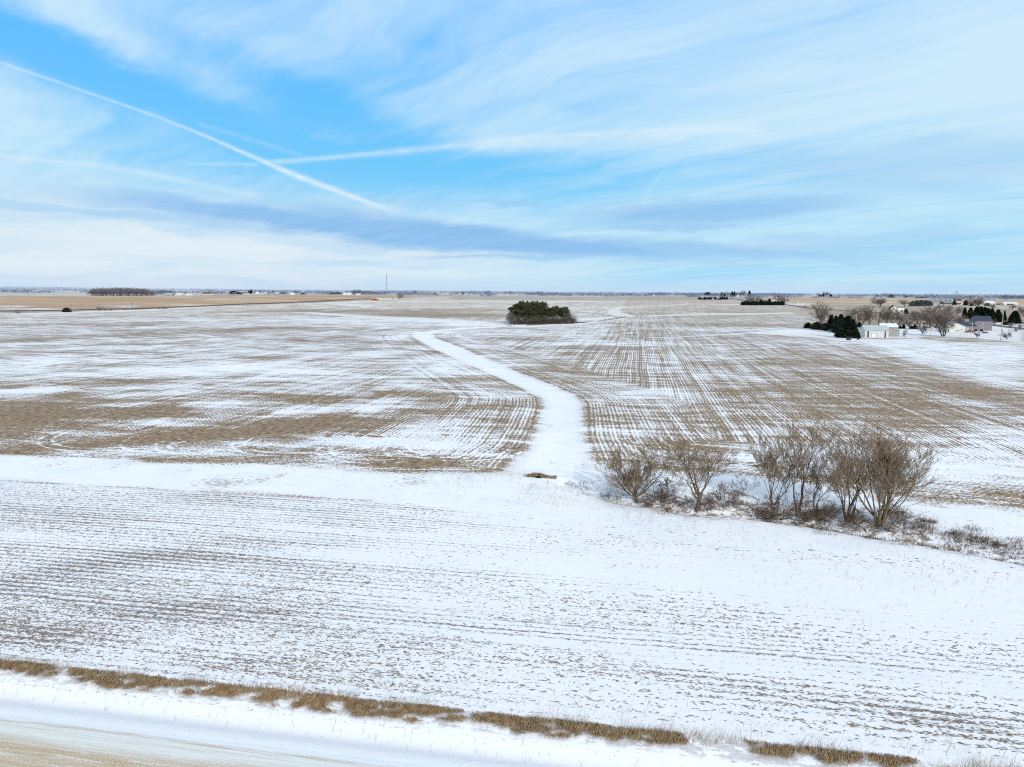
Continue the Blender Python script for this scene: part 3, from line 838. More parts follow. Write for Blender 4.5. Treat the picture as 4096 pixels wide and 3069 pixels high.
tr = t.m('MAXIMUM', tr, trail([(1438,365,3),(1415,392,5),(1398,415,5),(1388,440,4)], .2, True))
c = t.mix(t.m('MINIMUM', t.mul(tr, cn), 1.0), c, C(.80,.92,.97))
# pale horizon veil (warmer at left), then the low grey-blue banks
hz = t.step(.165, .03, el)
hst = t.noise(t.vec(t.add(t.mul(az, 2.2), t.mul(wz, 6.0)), t.mul(elw, 34.0)), 1.0, 5, .6)
left = t.step(.18, -.55, az)
c = t.mix(t.mul(hz, t.add(.30, t.mul(left, .65))), c, t.mix(left, C(.50,.76,.92), t.mix(t.step(.3, .72, hst), C(.56,.74,.90), C(.78,.865,.925))))
for b, amt in [((120,510,330,26,-.05),.75),((600,545,430,22,-.06),.85),((820,525,220,8,-.1),.8),((350,450,300,10,-.12),.35)]:
    c = t.mix(t.mul(sblob(*b, pw=1.2), amt, t.step(.2, .62, hst)), c, C(.76,.865,.935))
g = None
for b, amt in [((430,458,170,10,-.10),.75),((650,478,300,19,-.07),.95),((930,500,260,26,-.10),.95),((1150,530,300,22,-.10),.95),((1400,545,330,18,-.04),.70),((1650,540,220,12,.0),.45),
               ((1540,448,200,21,.05),.78),((1390,452,130,14,-.02),.5),((1450,488,110,10,0),.6),((120,458,180,8,-.05),.35),((60,448,150,7,-.08),.3),((1100,562,140,6,-.05),.55),((1850,515,160,10,.0),.35),
               ((2000,350,260,30,-.05),.35),((1100,430,60,6,0),.4),((900,430,80,5,0),.2)]:
    q = t.mul(sblob(*b, pw=1.5), amt)
    g = q if g is None else t.m('MAXIMUM', g, q)
g = t.mul(g, t.add(.50, t.mul(fib, .45), t.mul(fib2, .45)))
c = t.mix(t.m('MINIMUM', g, 1.0), c, C(.27,.53,.86))
hl = t.step(.028, .0, el)
c = t.mix(t.mul(hl, .55), c, C(.57,.69,.88))
c = t.mix(t.step(.62, .95, el), c, C(.74,.77,.80))
below = t.step(0.0, -.02, el)
c = t.mix(below, c, C(.55,.60,.66))
bg = t.new('ShaderNodeBackground'); t.put(bg.inputs[0], c); bg.inputs[1].default_value = .1
wo = t.new('ShaderNodeOutputWorld'); t.l.new(bg.outputs[0], wo.inputs[0])
world.cycles.sampling_method = 'NONE'
#@@A
# ================================================================== things
ORD = ['leftmost','second','third','fourth','fifth','sixth','seventh','eighth','ninth','tenth','eleventh','twelfth','thirteenth','fourteenth','fifteenth','sixteenth','seventeenth','eighteenth','nineteenth','twentieth','twenty-first','twenty-second','twenty-third','twenty-fourth']
def number(objs, what, where, group):
    """labels for look-alikes in a row: ordered as one meets them from the west"""
    xs_ = sorted(objs, key=lambda o: math.atan2(o.location.x, o.location.y))
    for i, o in enumerate(xs_):
        if i == len(xs_)-1 and i: s = 'rightmost '+what
        elif i == 0: s = 'leftmost '+what
        else: s = ORD[i]+' '+what+' from the left'
        o['label'] = s+' '+where; o['group'] = group

# --- the bare trees on the creek --------------------------------------
BT = (M['bark'], M['twig'])
def near_tree(px, yb, yt, label, seed, name='bare_tree', cat='tree', **k):
    loc = at(px, yb); Ht = tall(px, loc, yt)*1.07
    ms = bare_tree_meshes(seed, Ht, **k)
    return place_tree(name, ms, BT, loc-Vector((0,0,.05)), 0, s=({11: 1.08, 23: 1.42, 79: 1.28, 35: 1.0}.get(seed, 1.08),1.05,1.0), label=label, cat=cat, group='bare trees along the creek')
near_tree(2546,2008,1798,'low round bare tree with one short trunk, leftmost on the creek',11,fork=.20,r0=.20,open_=48,kids=[(11,2.9,56),(9,.60,38),(7,.58,32),(6,.65,30)],wander=.14,upw=.17)
near_tree(2788,2040,1752,'open crowned bare tree standing alone with brush piled at its foot',23,fork=.26,r0=.24,open_=30,kids=[(6,2.3,34),(9,.60,36),(7,.58,34),(6,.65,30)],wander=.14)
near_tree(3092,2020,1762,'slim bare tree with a forked base, left of the tallest tree',35,fork=.17,stems=3,r0=.2,kids=[(4,2.8,24),(8,.55,36),(7,.58,34),(6,.65,30)],wander=.13,upw=.22)
near_tree(3192,2046,1696,'tallest bare tree on the creek with twin trunks',48,fork=.24,stems=2,r0=.26,kids=[(5,2.3,24),(9,.56,36),(8,.58,32),(6,.65,30)],wander=.12,upw=.24)
near_tree(3266,2050,1838,'small dark bare tree squeezed right of the twin trunk tree',52,fork=.2,stems=2,r0=.17,kids=[(4,2.6,30),(7,.58,40),(7,.58,36),(6,.62,32)],wander=.19)
near_tree(3392,2082,1752,'wide bare tree with four spreading trunks and curved limbs',64,fork=.2,stems=4,r0=.27,kids=[(4,2.8,27),(9,.56,36),(7,.58,32),(6,.65,30)],wander=.13,upw=.2)
near_tree(3512,2104,1748,'big multi trunk bare tree at the right end of the creek row',79,fork=.2,stems=6,r0=.3,lean=(.22,0),kids=[(5,2.9,34),(9,.58,38),(7,.58,32),(6,.65,30)],wander=.12,upw=.17)
M['brush'] = mat('brush_twigs', (.20,.13,.085), (.11,.07,.048), 1.3, .95, .1, 0, objc=False)
def low_brush(px, yb, wpx, hpx, label, seed, name='fallen_brush', lie=0.0, rot=0.0, cat='brush'):
    loc = at(px, yb); k = mpp(loc)
    ms = bare_tree_meshes(seed, 4.0, fork=.16, stems=6, r0=.09, rmin=.016, kids=[(4,2.6,40),(6,.55,50),(5,.55,48),(3,.55,45)], upw=.02, wander=.24)
    t_ = place_tree(name, ms, (M['bark'], M['brush']), loc-Vector((0,0,.05)), rot, label=label, cat=cat, group='brush along the creek')
    v = np.array([c[:] for c in ms[1].vertices[0:1]]) if 0 else None
    co = np.empty(len(ms[1].vertices)*3, np.float32); ms[1].vertices.foreach_get('co', co); co = co.reshape(-1, 3)
    wx = np.ptp(co[:, 0]); hz_ = max(co[:, 2].max(), .5)
    if lie:
        t_.rotation_euler = (0, lie, rot)
        s_ = wpx*k/hz_*1.1; t_.scale = (s_*1.0, s_*.9, s_)
    else: t_.scale = (wpx*k/wx*1.25, wpx*k/wx*1.0, hpx*k/hz_*1.3)
    return t_
low_brush(2650,2012,110,70,'tangled brown brush leaning between the round tree and the open tree',101)
low_brush(2715,2018,150,0,'fallen limb lying on snow left of the open crowned tree',102,name='fallen_limb',lie=radians(-66),rot=radians(-12),cat='fallen limb')
low_brush(2885,2028,120,85,'bushy brown thicket standing right of the open crowned tree',103,name='thicket',cat='thicket')
low_brush(2940,2032,90,50,'dark tangle of broken branches behind the thicket',104)
low_brush(3030,2072,150,55,'mound of fallen twigs on snow in front of the forked tree',105,name='fallen_brush',lie=radians(62),rot=radians(-18))
low_brush(2990,1985,90,25,'broken limb hanging low on the far bank left of the forked tree',106,name='fallen_limb',lie=radians(-72),rot=radians(4),cat='fallen limb')
low_brush(3140,2078,190,0,'long fallen trunk with branches lying below the twin trunk tree',107,name='fallen_tree',lie=radians(80),rot=radians(-14),cat='fallen tree')
low_brush(3240,2088,90,52,'reddish brown bush growing beside the fallen trunk',108,name='shrub',cat='bush')
low_brush(3330,2070,110,50,'grey brown brush between the small dark tree and the wide tree',109)
low_brush(3460,2130,120,0,'short broken branch on snow under the rightmost creek tree',110,name='fallen_limb',lie=radians(-60),rot=radians(-25),cat='fallen limb')
low_brush(3610,2085,160,55,'low spreading brush right of the rightmost creek tree',111)
low_brush(3560,2125,130,36,'thin brown brush on the bank below the rightmost creek tree',112)
low_brush(2760,2030,80,45,'small brush heap touching the trunk of the open crowned tree',121)
low_brush(2830,2040,110,52,'brown brush heap just right of the open crowned tree trunk',122)
low_brush(3070,2078,110,48,'twiggy heap in front of the forked tree between two fallen limbs',123)
low_brush(3290,2080,80,60,'upright brush behind the reddish bush',124)
low_brush(3420,2095,90,60,'brush filling the gap between the wide tree and the rightmost tree',125)
low_brush(3570,2098,120,75,'tall dense brush hugging the rightmost creek tree',126)
low_brush(3680,2112,100,45,'last low brush before the open grassy ditch',127)
low_brush(3815,2150,30,52,'small upright shrub in the ditch near the right edge',113,name='shrub',cat='bush')
low_brush(3990,2195,50,40,'scrubby brown bush in the ditch at the right edge',114,name='shrub',cat='bush')
low_brush(3615,2130,16,62,'slender bare sapling right of the rightmost creek tree',115,name='sapling',cat='sapling')
low_brush(3652,2122,14,36,'short bare sapling at the edge of the low brush',116,name='sapling',cat='sapling')
low_brush(3112,2044,10,52,'thin bare sapling between the forked tree and the twin trunk tree',117,name='sapling',cat='sapling')

# --- dry grass ---------------------------------------------------------
def grass_mesh(name, pts, hgt, lean, wid, seed, curl=.5):
    rs = np.random.RandomState(seed); n = len(pts)
    P = np.asarray(pts)
    a = rs.uniform(0, 2*pi, n); h_ = hgt*rs.uniform(.45, 1.25, n)
    L = np.asarray(lean)[None]*rs.uniform(.4, 1.5, (n, 1))+rs.normal(0, .28, (n, 2))
    side = np.stack([np.cos(a), np.sin(a), np.zeros(n)], 1)*wid*rs.uniform(.6, 1.4, (n, 1))
    mid = P+np.stack([L[:, 0]*h_*.4, L[:, 1]*h_*.4, h_*.62], 1)
    tip = P+np.stack([L[:, 0]*h_, L[:, 1]*h_, h_*(1-curl*np.minimum(1, np.hypot(L[:, 0], L[:, 1])))], 1)
    V = np.stack([P-side, P+side, mid+side*.7, mid-side*.7, tip], 1).reshape(-1, 3)
    b = np.arange(n)*5
    return mesh_np(name, V, [np.stack([b, b+1, b+2, b+3], 1), np.stack([b+3, b+2, b+4], 1)])
rs = np.random.RandomState(4)
pts = []
for _ in range(6800):
    xx = rs.uniform(-46, 26); X1 = np.array([xx])
    big = noise2(X1, X1*0, 55, 6.5)[0]+.5*noise2(X1, X1*0+3, 56, 2.4)[0]
    thr = -.85 if xx < -8 else (-.45 if xx < 3 else (.05 if xx < 9 else .3))
    if big < thr: continue
    wd0 = min(1.0, .35+.55*(big-thr))
    cy_ = 37.7-rs.uniform(0, 1)**.85*(.28+.92*wd0)
    if noise2(X1, np.array([cy_*1.7]), 57, .85)[0]+.7*noise2(X1*1.0, np.array([cy_*1.5]), 58, 1.9)[0] < .20-.42*(cy_ > 37.4)-.12*(xx > -16)*(xx < 3): continue
    n_ = rs.randint(9, 20)
    pts.append(np.stack([xx+rs.normal(0, .20, n_), cy_+rs.normal(0, .05, n_)], 1))
q = np.concatenate(pts)
P3 = np.column_stack([q, h_full(q[:, 0], q[:, 1])-.02])
tag(obj('roadside_grass', grass_mesh('roadside_grass', P3, .36, (-.45, -.95), .014, 5, .9), M['grass']), 'brown dry grass hanging over the bank beside the gravel road', 'grass', kind='stuff')
q = np.stack([rs.uniform(-46, 24, 5200), 37.45+rs.normal(0, .22, 5200)], 1)
q = q[(noise2(q[:, 0], q[:, 1], 77, 3.0) > -.1)]
q = np.concatenate([q, np.stack([rs.uniform(-40, 20, 500), 38+rs.gamma(2, .6, 500)], 1), np.stack([rs.uniform(-40, 20, 160), 35.2+rs.normal(0, .5, 160)], 1)])
P3 = np.column_stack([q, h_full(q[:, 0], q[:, 1])-.02])
tag(obj('grass_stalks', grass_mesh('grass_stalks', P3, .62, (.35, .1), .009, 6, .2), M['grass_pale']), 'thin pale grass stalks standing along the top of the bank', 'grass', kind='stuff')
# creek grass and weeds
pts = []
def tuft(px, yb, rpx, n, spread_y=.5):
    l = at(px, yb); r_ = rpx*mpp(l)
    pts.append(np.stack([l.x+rs.normal(0, r_*.5, n), l.y+rs.normal(0, r_*spread_y, n)], 1))
for _ in range(170):
    i = min(len(CREEK)-2, 2+int((len(CREEK)-3)*rs.uniform()**.55)); f = rs.uniform(); a, b = CREEK[i-1], CREEK[i]
    cx_, cy_ = a[0]+(b[0]-a[0])*f, a[1]+(b[1]-a[1])*f+rs.normal(0, 1.6)
    n_ = rs.randint(10, 30) if i < 8 else rs.randint(15, 60); pts.append(np.stack([cx_+rs.normal(0, .45, n_), cy_+rs.normal(0, .28, n_)], 1))
for px, yb, r_, n_ in [(2425,1985,30,165),(2310,1950,40,77),(2280,1938,20,49),(2470,1995,40,143),(3700,2120,60,330),(3830,2145,60,385),(3900,2160,50,275),(3960,2170,50,220),(4050,2200,60,330),(3890,2120,50,165),(4075,2165,40,110),
                        (2560,2010,60,143),(2700,2028,60,132),(2830,2050,60,110),(2640,1990,50,143),(3200,2062,30,143),(3310,2095,40,110),(3725,2090,24,143)]: tuft(px, yb, r_, n_)
q = np.concatenate(pts); q = q[q[:, 0] > -9]
P3 = np.column_stack([q, h_full(q[:, 0], q[:, 1])-.02])
tag(obj('creek_grass', grass_mesh('creek_grass', P3, .38, (.2, -.1), .018, 8, .5), M['weeds']), 'brown weeds and dry grass clumps along the snowy creek banks', 'grass', kind='stuff')
pts = []
for px, yb, r_, n_ in [(2050,1905,60,70),(2150,1960,90,140),(2250,1990,90,110),(2450,2010,110,220),(2600,2040,150,200),(2900,2080,180,160),(1990,1880,60,60),(1850,1905,120,120),(1900,1880,100,160),(1300,1900,260,90),(3300,2250,400,160),(3800,2270,260,140),(2800,2180,500,120)]: tuft(px, yb, r_, int(n_*1.5), 1.1)
q = np.concatenate(pts)
P3 = np.column_stack([q, h_full(q[:, 0], q[:, 1])-.02])
tag(obj('weed_stalks', grass_mesh('weed_stalks', P3, .55, (.2, .1), .014, 9, .3), M['grass_pale']), 'sparse pale weed stalks poking through the open snow', 'weeds', kind='stuff')
# crop residue on the south field: clods and bits of stalk
M['residue'] = mat('crop_residue', (.30,.225,.16), (.13,.11,.10), 1.7, .95, .1, 0, objc=False)
nres = 46000
yy_ = 38.3+(76-38.3)*rs.uniform(0, 1, nres)**1.25
xx_ = rs.uniform(-1, 1, nres)*(12+yy_*.86)-yy_*.17
rowy = np.round((yy_+2.5*noise2(xx_, yy_*0, 31, 60)*.15)/.76)*.76+rs.normal(0, .14, nres)
dn = noise2(xx_*.35, rowy, 41, 9)*.5+noise2(xx_*.12, rowy, 42, 14)*.5+.25*noise2(xx_, rowy, 43, 2.2)
dn += .35*np.exp(-((rowy-44)/2.5)**2)-.45*ss(-10, 40, xx_)*ss(48, 60, rowy)+.25*ss(-15, -50, xx_)-.9*(1-ss(38.2, 39.4, rowy))
keep = dn+rs.normal(0, .28, nres) > .30
xx_, rowy = xx_[keep], rowy[keep]; n_ = len(xx_)
c3 = np.column_stack([xx_, rowy, h_full(xx_, rowy)+.012])
an = rs.normal(0, .38, n_); ln = rs.gamma(2.0, .06, n_)+.02; wd_ = rs.uniform(.008, .026, n_)*(1+(rs.uniform(size=n_) < .25)*1.3)
dx_ = np.stack([np.cos(an), np.sin(an), rs.normal(0, .12, n_)], 1)*ln[:, None]; dy_ = np.stack([-np.sin(an), np.cos(an), np.zeros(n_)], 1)*wd_[:, None]
upv = np.zeros((n_, 3)); upv[:, 2] = rs.uniform(.02, .055, n_)
V = np.stack([c3-dx_, c3-dy_, c3+dx_, c3+dy_, c3+upv], 1).reshape(-1, 3); b_ = np.arange(n_)*5
tag(obj('crop_residue', mesh_np('crop_residue', V, np.concatenate([np.stack([b_+i, b_+(i+1) % 4, b_+4], 1) for i in range(4)])), M['residue']), 'dark clods and broken stalks scattered in rows over the near snowy field', 'crop residue', kind='stuff')

# --- culvert hole where the waterway meets the creek --------------------
cl = at(2148, 1905)
M['earth'] = mat('bare_earth', (.16,.10,.06), (.06,.04,.028), 2.5, .95, .1, .6, .05)
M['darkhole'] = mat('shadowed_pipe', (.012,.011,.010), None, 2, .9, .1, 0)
cv = thing('culvert', 'dark eroded culvert opening in a small brown bank', 'culvert', cl)
mb = MB(); rr_ = random.Random(3)
prof_n = 22
ringo = []
for i in range(prof_n+1):
    f = i/prof_n; x_ = -1.5+3.0*f
    ztop = .26*math.sin(pi*f)**.6+rr_.uniform(-.06, .06); ringo.append((x_, ztop))
for (xa, za), (xb, zb) in zip(ringo[:-1], ringo[1:]):
    mb.face([(xa, -.9, -.3), (xb, -.9, -.3), (xb, -.35, zb*.7), (xa, -.35, za*.7)])
    mb.face([(xa, -.35, za*.7), (xb, -.35, zb*.7), (xb, .1, zb), (xa, .1, za)])
    mb.face([(xa, .1, za), (xb, .1, zb), (xb, .9, -.1), (xa, .9, -.1)])
mb.build('bank', M['earth'], cv)
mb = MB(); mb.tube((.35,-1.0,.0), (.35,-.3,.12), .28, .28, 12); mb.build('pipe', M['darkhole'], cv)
pp_ = np.stack([rs.uniform(-1.9, 2.6, 1500), rs.uniform(-.9, .5, 1500), np.full(1500, .12)], 1); pp_[:, 2] = .3*np.sin(pi*np.clip((pp_[:, 0]+1.5)/3.0, 0, 1))-.12
obj('grass_fringe', grass_mesh('grass_fringe', pp_, .35, (.1, -.5), .03, 12, .6), M['grass'], cv)
# little soil mounds in the west field
mds = []
for px, yb in [(1312,1748),(1778,1742),(1480,1745),(1515,1748),(1115,1745)]:
    l = at(px, yb); mb = MB(); r_ = random.Random(px)
    for k_ in range(7): mb.ball((r_.uniform(-.5, .5), r_.uniform(-.3, .3), .0), r_.uniform(.2, .45), r_.uniform(.2, .35), r_.uniform(.08, .2), 9, 6)
    o = mb.build('soil_mound', mat('dry_earth', (.33,.22,.12), (.18,.12,.07), 2.5), None, l, True); tag(o, 'x', 'mound'); mds.append(o)
number(mds, 'small brown soil mound', 'in the west field headland', 'soil mounds in the west field')

# --- prototypes for middle and far distance -----------------------------
FAR_B = [bare_tree_meshes(200+i, 1.0*14, fork=.16 if i % 2 else .24, stems=[1,2,1,3][i % 4], r0=.38, rmin=.05, maxlv=3, kids=[(7,2.5,38),(10,.55,44),(9,.58,42)], wander=.13, upw=.14) for i in range(5)]
FAR_R = [bare_tree_meshes(240+i, 1.0*10, fork=.2, stems=1, r0=.3, rmin=.055, maxlv=3, kids=[(9,2.4,46),(9,.55,44),(8,.58,42)], wander=.16, upw=.10) for i in range(3)]
SPR = [conifer_meshes(300+i, 12, 3.4, 'spruce', 2600, 1.0) for i in range(3)]
CED = [conifer_meshes(320+i, 6, 2.0, 'cedar', 1000, .55) for i in range(3)]
DOM = [conifer_meshes(330+i, 5, 3.0, 'cedar', 1100, .6) for i in range(2)]
PIN = [pine_meshes(340+i, 15, 3.3, base=.22 if i < 4 else .42) for i in range(7)]
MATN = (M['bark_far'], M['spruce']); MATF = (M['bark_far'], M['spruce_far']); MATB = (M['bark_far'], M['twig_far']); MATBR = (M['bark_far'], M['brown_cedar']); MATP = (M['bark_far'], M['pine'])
rng = random.Random(99)
def ptree(kind, px, yb, yt, wpx=None, label='x', name=None, cat='tree', group=None, mats_=None, dshift=0.0):
    lib, mt, H0, R0, nm = {'b': (FAR_B, MATB, 14, 5.0, 'bare_tree'), 'r': (FAR_R, MATB, 10, 5.0, 'bare_tree'), 's': (SPR, MATN, 12, 3.4, 'spruce_tree'), 'S': (SPR, MATF, 12, 3.4, 'spruce_tree'),
        'c': (CED, MATN, 6, 2.0, 'cedar_tree'), 'C': (CED, MATF, 6, 2.0, 'cedar_tree'), 'd': (DOM, MATF, 5, 3.0, 'round_evergreen'), 'D': (DOM, MATBR, 5, 3.0, 'cedar_shrub'), 'p': (PIN, MATP, 15, 3.3, 'pine_tree')}[kind]
    loc = at(px, yb); Ht = max(.4, tall(px, loc, yt))
    if dshift:
        D0 = math.hypot(loc.x, loc.y); loc = Vector((loc.x*(1+dshift/D0), loc.y*(1+dshift/D0), 0)); loc.z = H(loc.x, loc.y)
    wpx = wpx*1.12 if (wpx and kind in 'br') else wpx
    sz = Ht/H0; sw = (wpx*mpp(loc)/2/R0) if wpx else sz
    ms = lib[rng.randrange(len(lib))] if not isinstance(mats_, int) else lib[mats_]
    return place_tree(name or nm, ms, mt, loc-Vector((0,0,.1)), rng.uniform(0, 6.28), (sw, sw, sz), label, cat, group)

# --- pine island in the middle field ------------------------------------
gp = []
for i, px in enumerate([2050,2062,2074,2085,2097,2108,2119,2130,2141,2152,2163,2172,2068,2092,2115,2138,2158]):
    f = min(1, (px-2040)/40)*min(1, (2185-px)/14)
    gp.append(ptree('p', px, 1297-rng.uniform(0, 3), 1212+(1-f)*22+rng.uniform(-3, 5), 34, cat='pine tree', mats_=i % 4, dshift=(2+rng.uniform(2, 22)) if i < 12 else rng.uniform(0, 4)))
number(gp[:12], 'dense green pine', 'in the back row of the field grove', 'pines in the field grove')
number(gp[12:], 'full green pine', 'in the front row of the field grove', 'pines in the field grove')
gq = []
for i, px in enumerate([2184,2196,2207,2218,2229,2240,2252,2262]):
    gq.append(ptree('p', px, 1295, 1228+abs(i-4)*2.4+rng.uniform(-3, 4), 30, cat='pine tree', mats_=4+i % 3, dshift=rng.uniform(2, 16)))
number(gq, 'thin gappy pine', 'in the right half of the field grove', 'pines in the field grove')
gb = []
for px, yt, w in [(2046,1250,34),(2060,1266,30),(2078,1258,34),(2100,1262,30),(2124,1258,32),(2148,1262,30),(2172,1258,30),(2188,1254,30),(2203,1258,30),(2220,1252,28),(2237,1258,28),(2254,1250,30),(2268,1244,32),(2280,1246,34),(2291,1252,30)]:
    gb.append(ptree('r', px, 1299-(px-2040)*.02, yt+rng.uniform(0, 12), w, cat='tree', dshift=rng.uniform(-3, 3)))
number(gb, 'small bare tree', 'along the front of the field grove', 'bare trees fronting the field grove')
gm = MB()
l0, l1 = at(2040, 1300), at(2300, 1296)
n_ = 11000
f = rs.uniform(0, 1, n_); qx = l0.x+(l1.x-l0.x)*f+rs.normal(0, 1, n_)*1.5; qy = l0.y+(l1.y-l0.y)*f+rs.uniform(-2, 14, n_)
Pb = np.column_stack([qx, qy, h_full(qx, qy)+rs.gamma(2, 1.15, n_)])
Nb = np.column_stack([rs.normal(0, .3, n_), rs.normal(0, .3, n_), np.ones(n_)]); Nb /= np.linalg.norm(Nb, axis=1, keepdims=True)
V, F_ = cards(rs, Pb, Nb, .9, .12)
M['under'] = mat('bare_undergrowth', (.10,.078,.05), (.045,.037,.025), .4, .95, .1, 0, objc=False)
tag(obj('undergrowth', mesh_np('undergrowth', V, F_), M['under']), 'brown tangled undergrowth along the foot of the pine grove', 'undergrowth', kind='stuff')
f = rs.uniform(0, 1, 9000); la, lb = at(2110, 1302), at(2340, 1291)
q = np.column_stack([la.x+(lb.x-la.x)*f+rs.normal(0, 1, 9000), la.y+(lb.y-la.y)*f+rs.normal(0, 2.2, 9000)])
P3 = np.column_stack([q, h_full(q[:, 0], q[:, 1])])
tag(obj('golden_grass', grass_mesh('golden_grass', P3[::4], .7, (.2, 0), .10, 13), M['weeds']), 'dull golden grass strip at the foot of the pine grove', 'grass', kind='stuff')
f = rs.uniform(0, 1, 2600); la, lb = at(2395, 1288), at(2505, 1268)
q = np.column_stack([la.x+(lb.x-la.x)*f+rs.normal(0, 2, 2600), la.y+(lb.y-la.y)*f+rs.normal(0, 4, 2600)])
q = q[noise2(q[:, 0], q[:, 1], 91, 9) > -.15]; P3 = np.column_stack([q, h_full(q[:, 0], q[:, 1])])
tag(obj('swale_grass', grass_mesh('swale_grass', P3[::3], .7, (.2, 0), .12, 14), M['weeds']), 'dry grass clumps in the swale right of the pine grove', 'grass', kind='stuff')

# --- buildings ------------------------------------------------------------
WHITE = mat('white_steel_siding', (.70,.69,.64), (.60,.59,.55), 1.2, .6, .3, 0)
CREAM = mat('cream_siding', (.74,.72,.62), (.66,.63,.54), 1.2, .7, .3, 0)
GREY = mat('grey_lap_siding', (.37,.36,.33), (.32,.31,.29), .8, .8, .2, 0)
MAUVE = mat('mauve_siding', (.255,.225,.245), (.21,.185,.21), .9, .8, .2, 0)
NAVY = mat('navy_shingle_roof', (.055,.07,.105), (.035,.045,.07), 1.5, .85, .3, 0)
ROOFG = mat('pale_green_metal_roof', (.46,.53,.50), (.40,.47,.45), .5, .5, .4, 0)
ROOFW = mat('snowy_roof', (.80,.82,.86), (.68,.68,.70), .5, .85, .2, 0)
ROOFR = mat('red_steel_wall', (.24,.065,.045), (.17,.05,.04), .5, .7, .3, 0)
ROOFC = mat('cream_metal_roof', (.62,.60,.52), (.54,.53,.46), .2, .6, .3, 0)
BLUEG = mat('blue_grey_roof', (.24,.29,.36), (.18,.22,.28), .3, .7, .3, 0)
TRIM = mat('white_trim', (.80,.80,.78), (.74,.74,.72), 2, .6, .3, 0)
DARKW = mat('dark_window_glass', (.035,.04,.05), (.02,.025,.03), 2, .15, .6, 0)
DOORD = mat('dark_sliding_door', (.10,.095,.09), (.075,.07,.07), 2, .7, .3, 0)
def building(label, loc, w, d, eave, ridge, axis_='x', wall=None, roof=None, over=.35, rz=0.0, name='house', cat='house', wins=(), doors=(), bands=(), base_skirt=False, west=()):
    b = thing(name, label, cat, (loc.x, loc.y, loc.z-.12), rz)
    mb = MB(); e, r_ = eave+.12, ridge+.12
    if axis_ == 'x': mb.prism([(0, -.8), (0, e), (d/2, r_), (d, e), (d, -.8)], 0, w, 'x')
    else: mb.prism([(0, -.8), (w, -.8), (w, e), (w/2, r_), (0, e)], 0, d, 'y')
    mb.build('wall', wall, b)
    mb = MB(); sp = d if axis_ == 'x' else w; ln_ = w if axis_ == 'x' else d
    k_ = (r_-e)/(sp/2); th_ = .16
    prof = [(-over, e-over*k_+.03), (sp/2, r_+.03), (sp+over, e-over*k_+.03), (sp+over, e-over*k_+.03+th_), (sp/2, r_+.03+th_), (-over, e-over*k_+.03+th_)]
    mb.prism(prof, -over, ln_+over, 'x' if axis_ == 'x' else 'y'); mb.build('roof', roof, b)
    for (x_, z_, ww, hh) in wins:
        mb = MB(); f_ = .14
        mb.box(x_-f_, x_, -.07, 0, z_-f_, z_+hh+f_).box(x_+ww, x_+ww+f_, -.07, 0, z_-f_, z_+hh+f_).box(x_, x_+ww, -.07, 0, z_-f_, z_).box(x_, x_+ww, -.07, 0, z_+hh, z_+hh+f_)
        wn = mb.build('window', TRIM, b)
        MB().box(x_, x_+ww, -.03, 0, z_, z_+hh).build('pane', DARKW, wn)
    for (x_, ww, hh, mt) in doors:
        dd_ = MB().box(x_, x_+ww, -.10, -.004, 0, hh+.12).build('door', mt, b)
        MB().box(x_-.12, x_, -.13, 0, 0, hh+.24).box(x_+ww, x_+ww+.12, -.13, 0, 0, hh+.24).box(x_, x_+ww, -.13, 0, hh+.12, hh+.24).build('door_frame', DOORD if mt is not DOORD else TRIM, dd_)
    for (z_, ww, hh, yy0) in west:
        mb = MB().box(-.06, 0, yy0, yy0+ww, z_, z_+hh); mb.build('window', DARKW, b)
    return b
def span(x0, x1, yb, d=None):
    a = at(x0, yb); D0 = mpp(a)
    # eastward run that covers the same pixels at this distance
    lo, hi = .5, 200.0
    for _ in range(40):
        mid = (lo+hi)/2
        if proj(a.x+mid, a.y, a.z)[0] < x1: lo = mid
        else: hi = mid
    return a, lo
# white shed
a, w = span(3459, 3553, 1350)
e, r_ = tall(3505, a, 1321), tall(3505, a, 1307)
building('white metal shed with two tall dark door strips beside the dark spruces', a, w, 10.5, e, r_*1.0+.3, 'x', WHITE, ROOFG, name='shed', cat='shed',
         doors=[(w*.095, w*.075, e*.86, DOORD), (w*.27, w*.22, e*.56, TRIM), (w*.83, w*.07, e*.86, DOORD)])
a2, w2 = span(3553, 3602, 1347.5); a2.y += 3.5
e = tall(3600, a2, 1323)
building('grey sided garage with a gable front right of the white shed', Vector((a2.x-3.2, a2.y, a2.z)), w2+3.6, 11, e, tall(3570, a2, 1309), 'y', GREY, ROOFW, name='garage', cat='garage', over=.45)
a, w = span(3525, 3590, 1322)
building('low house with a snowy roof behind the white shed', a, w, 9, 2.4, 4.4, 'x', GREY, ROOFW, cat='house', wins=[(w*.5, 1.0, 1.2, 1.0)])
# long white building
a, w = span(3788, 3861, 1329)
e = tall(3860, a, 1308); r_ = tall(3815, a, 1294)
building('wide white farm shop with a low gable left of the mauve house', a, w, 14, e, r_, 'y', CREAM, ROOFW, name='farm_shop', cat='farm building', over=.3, doors=[(w*.02, .9, 2.2, DOORD)], wins=[(w*.74, 2.0, 1.4, .25)])
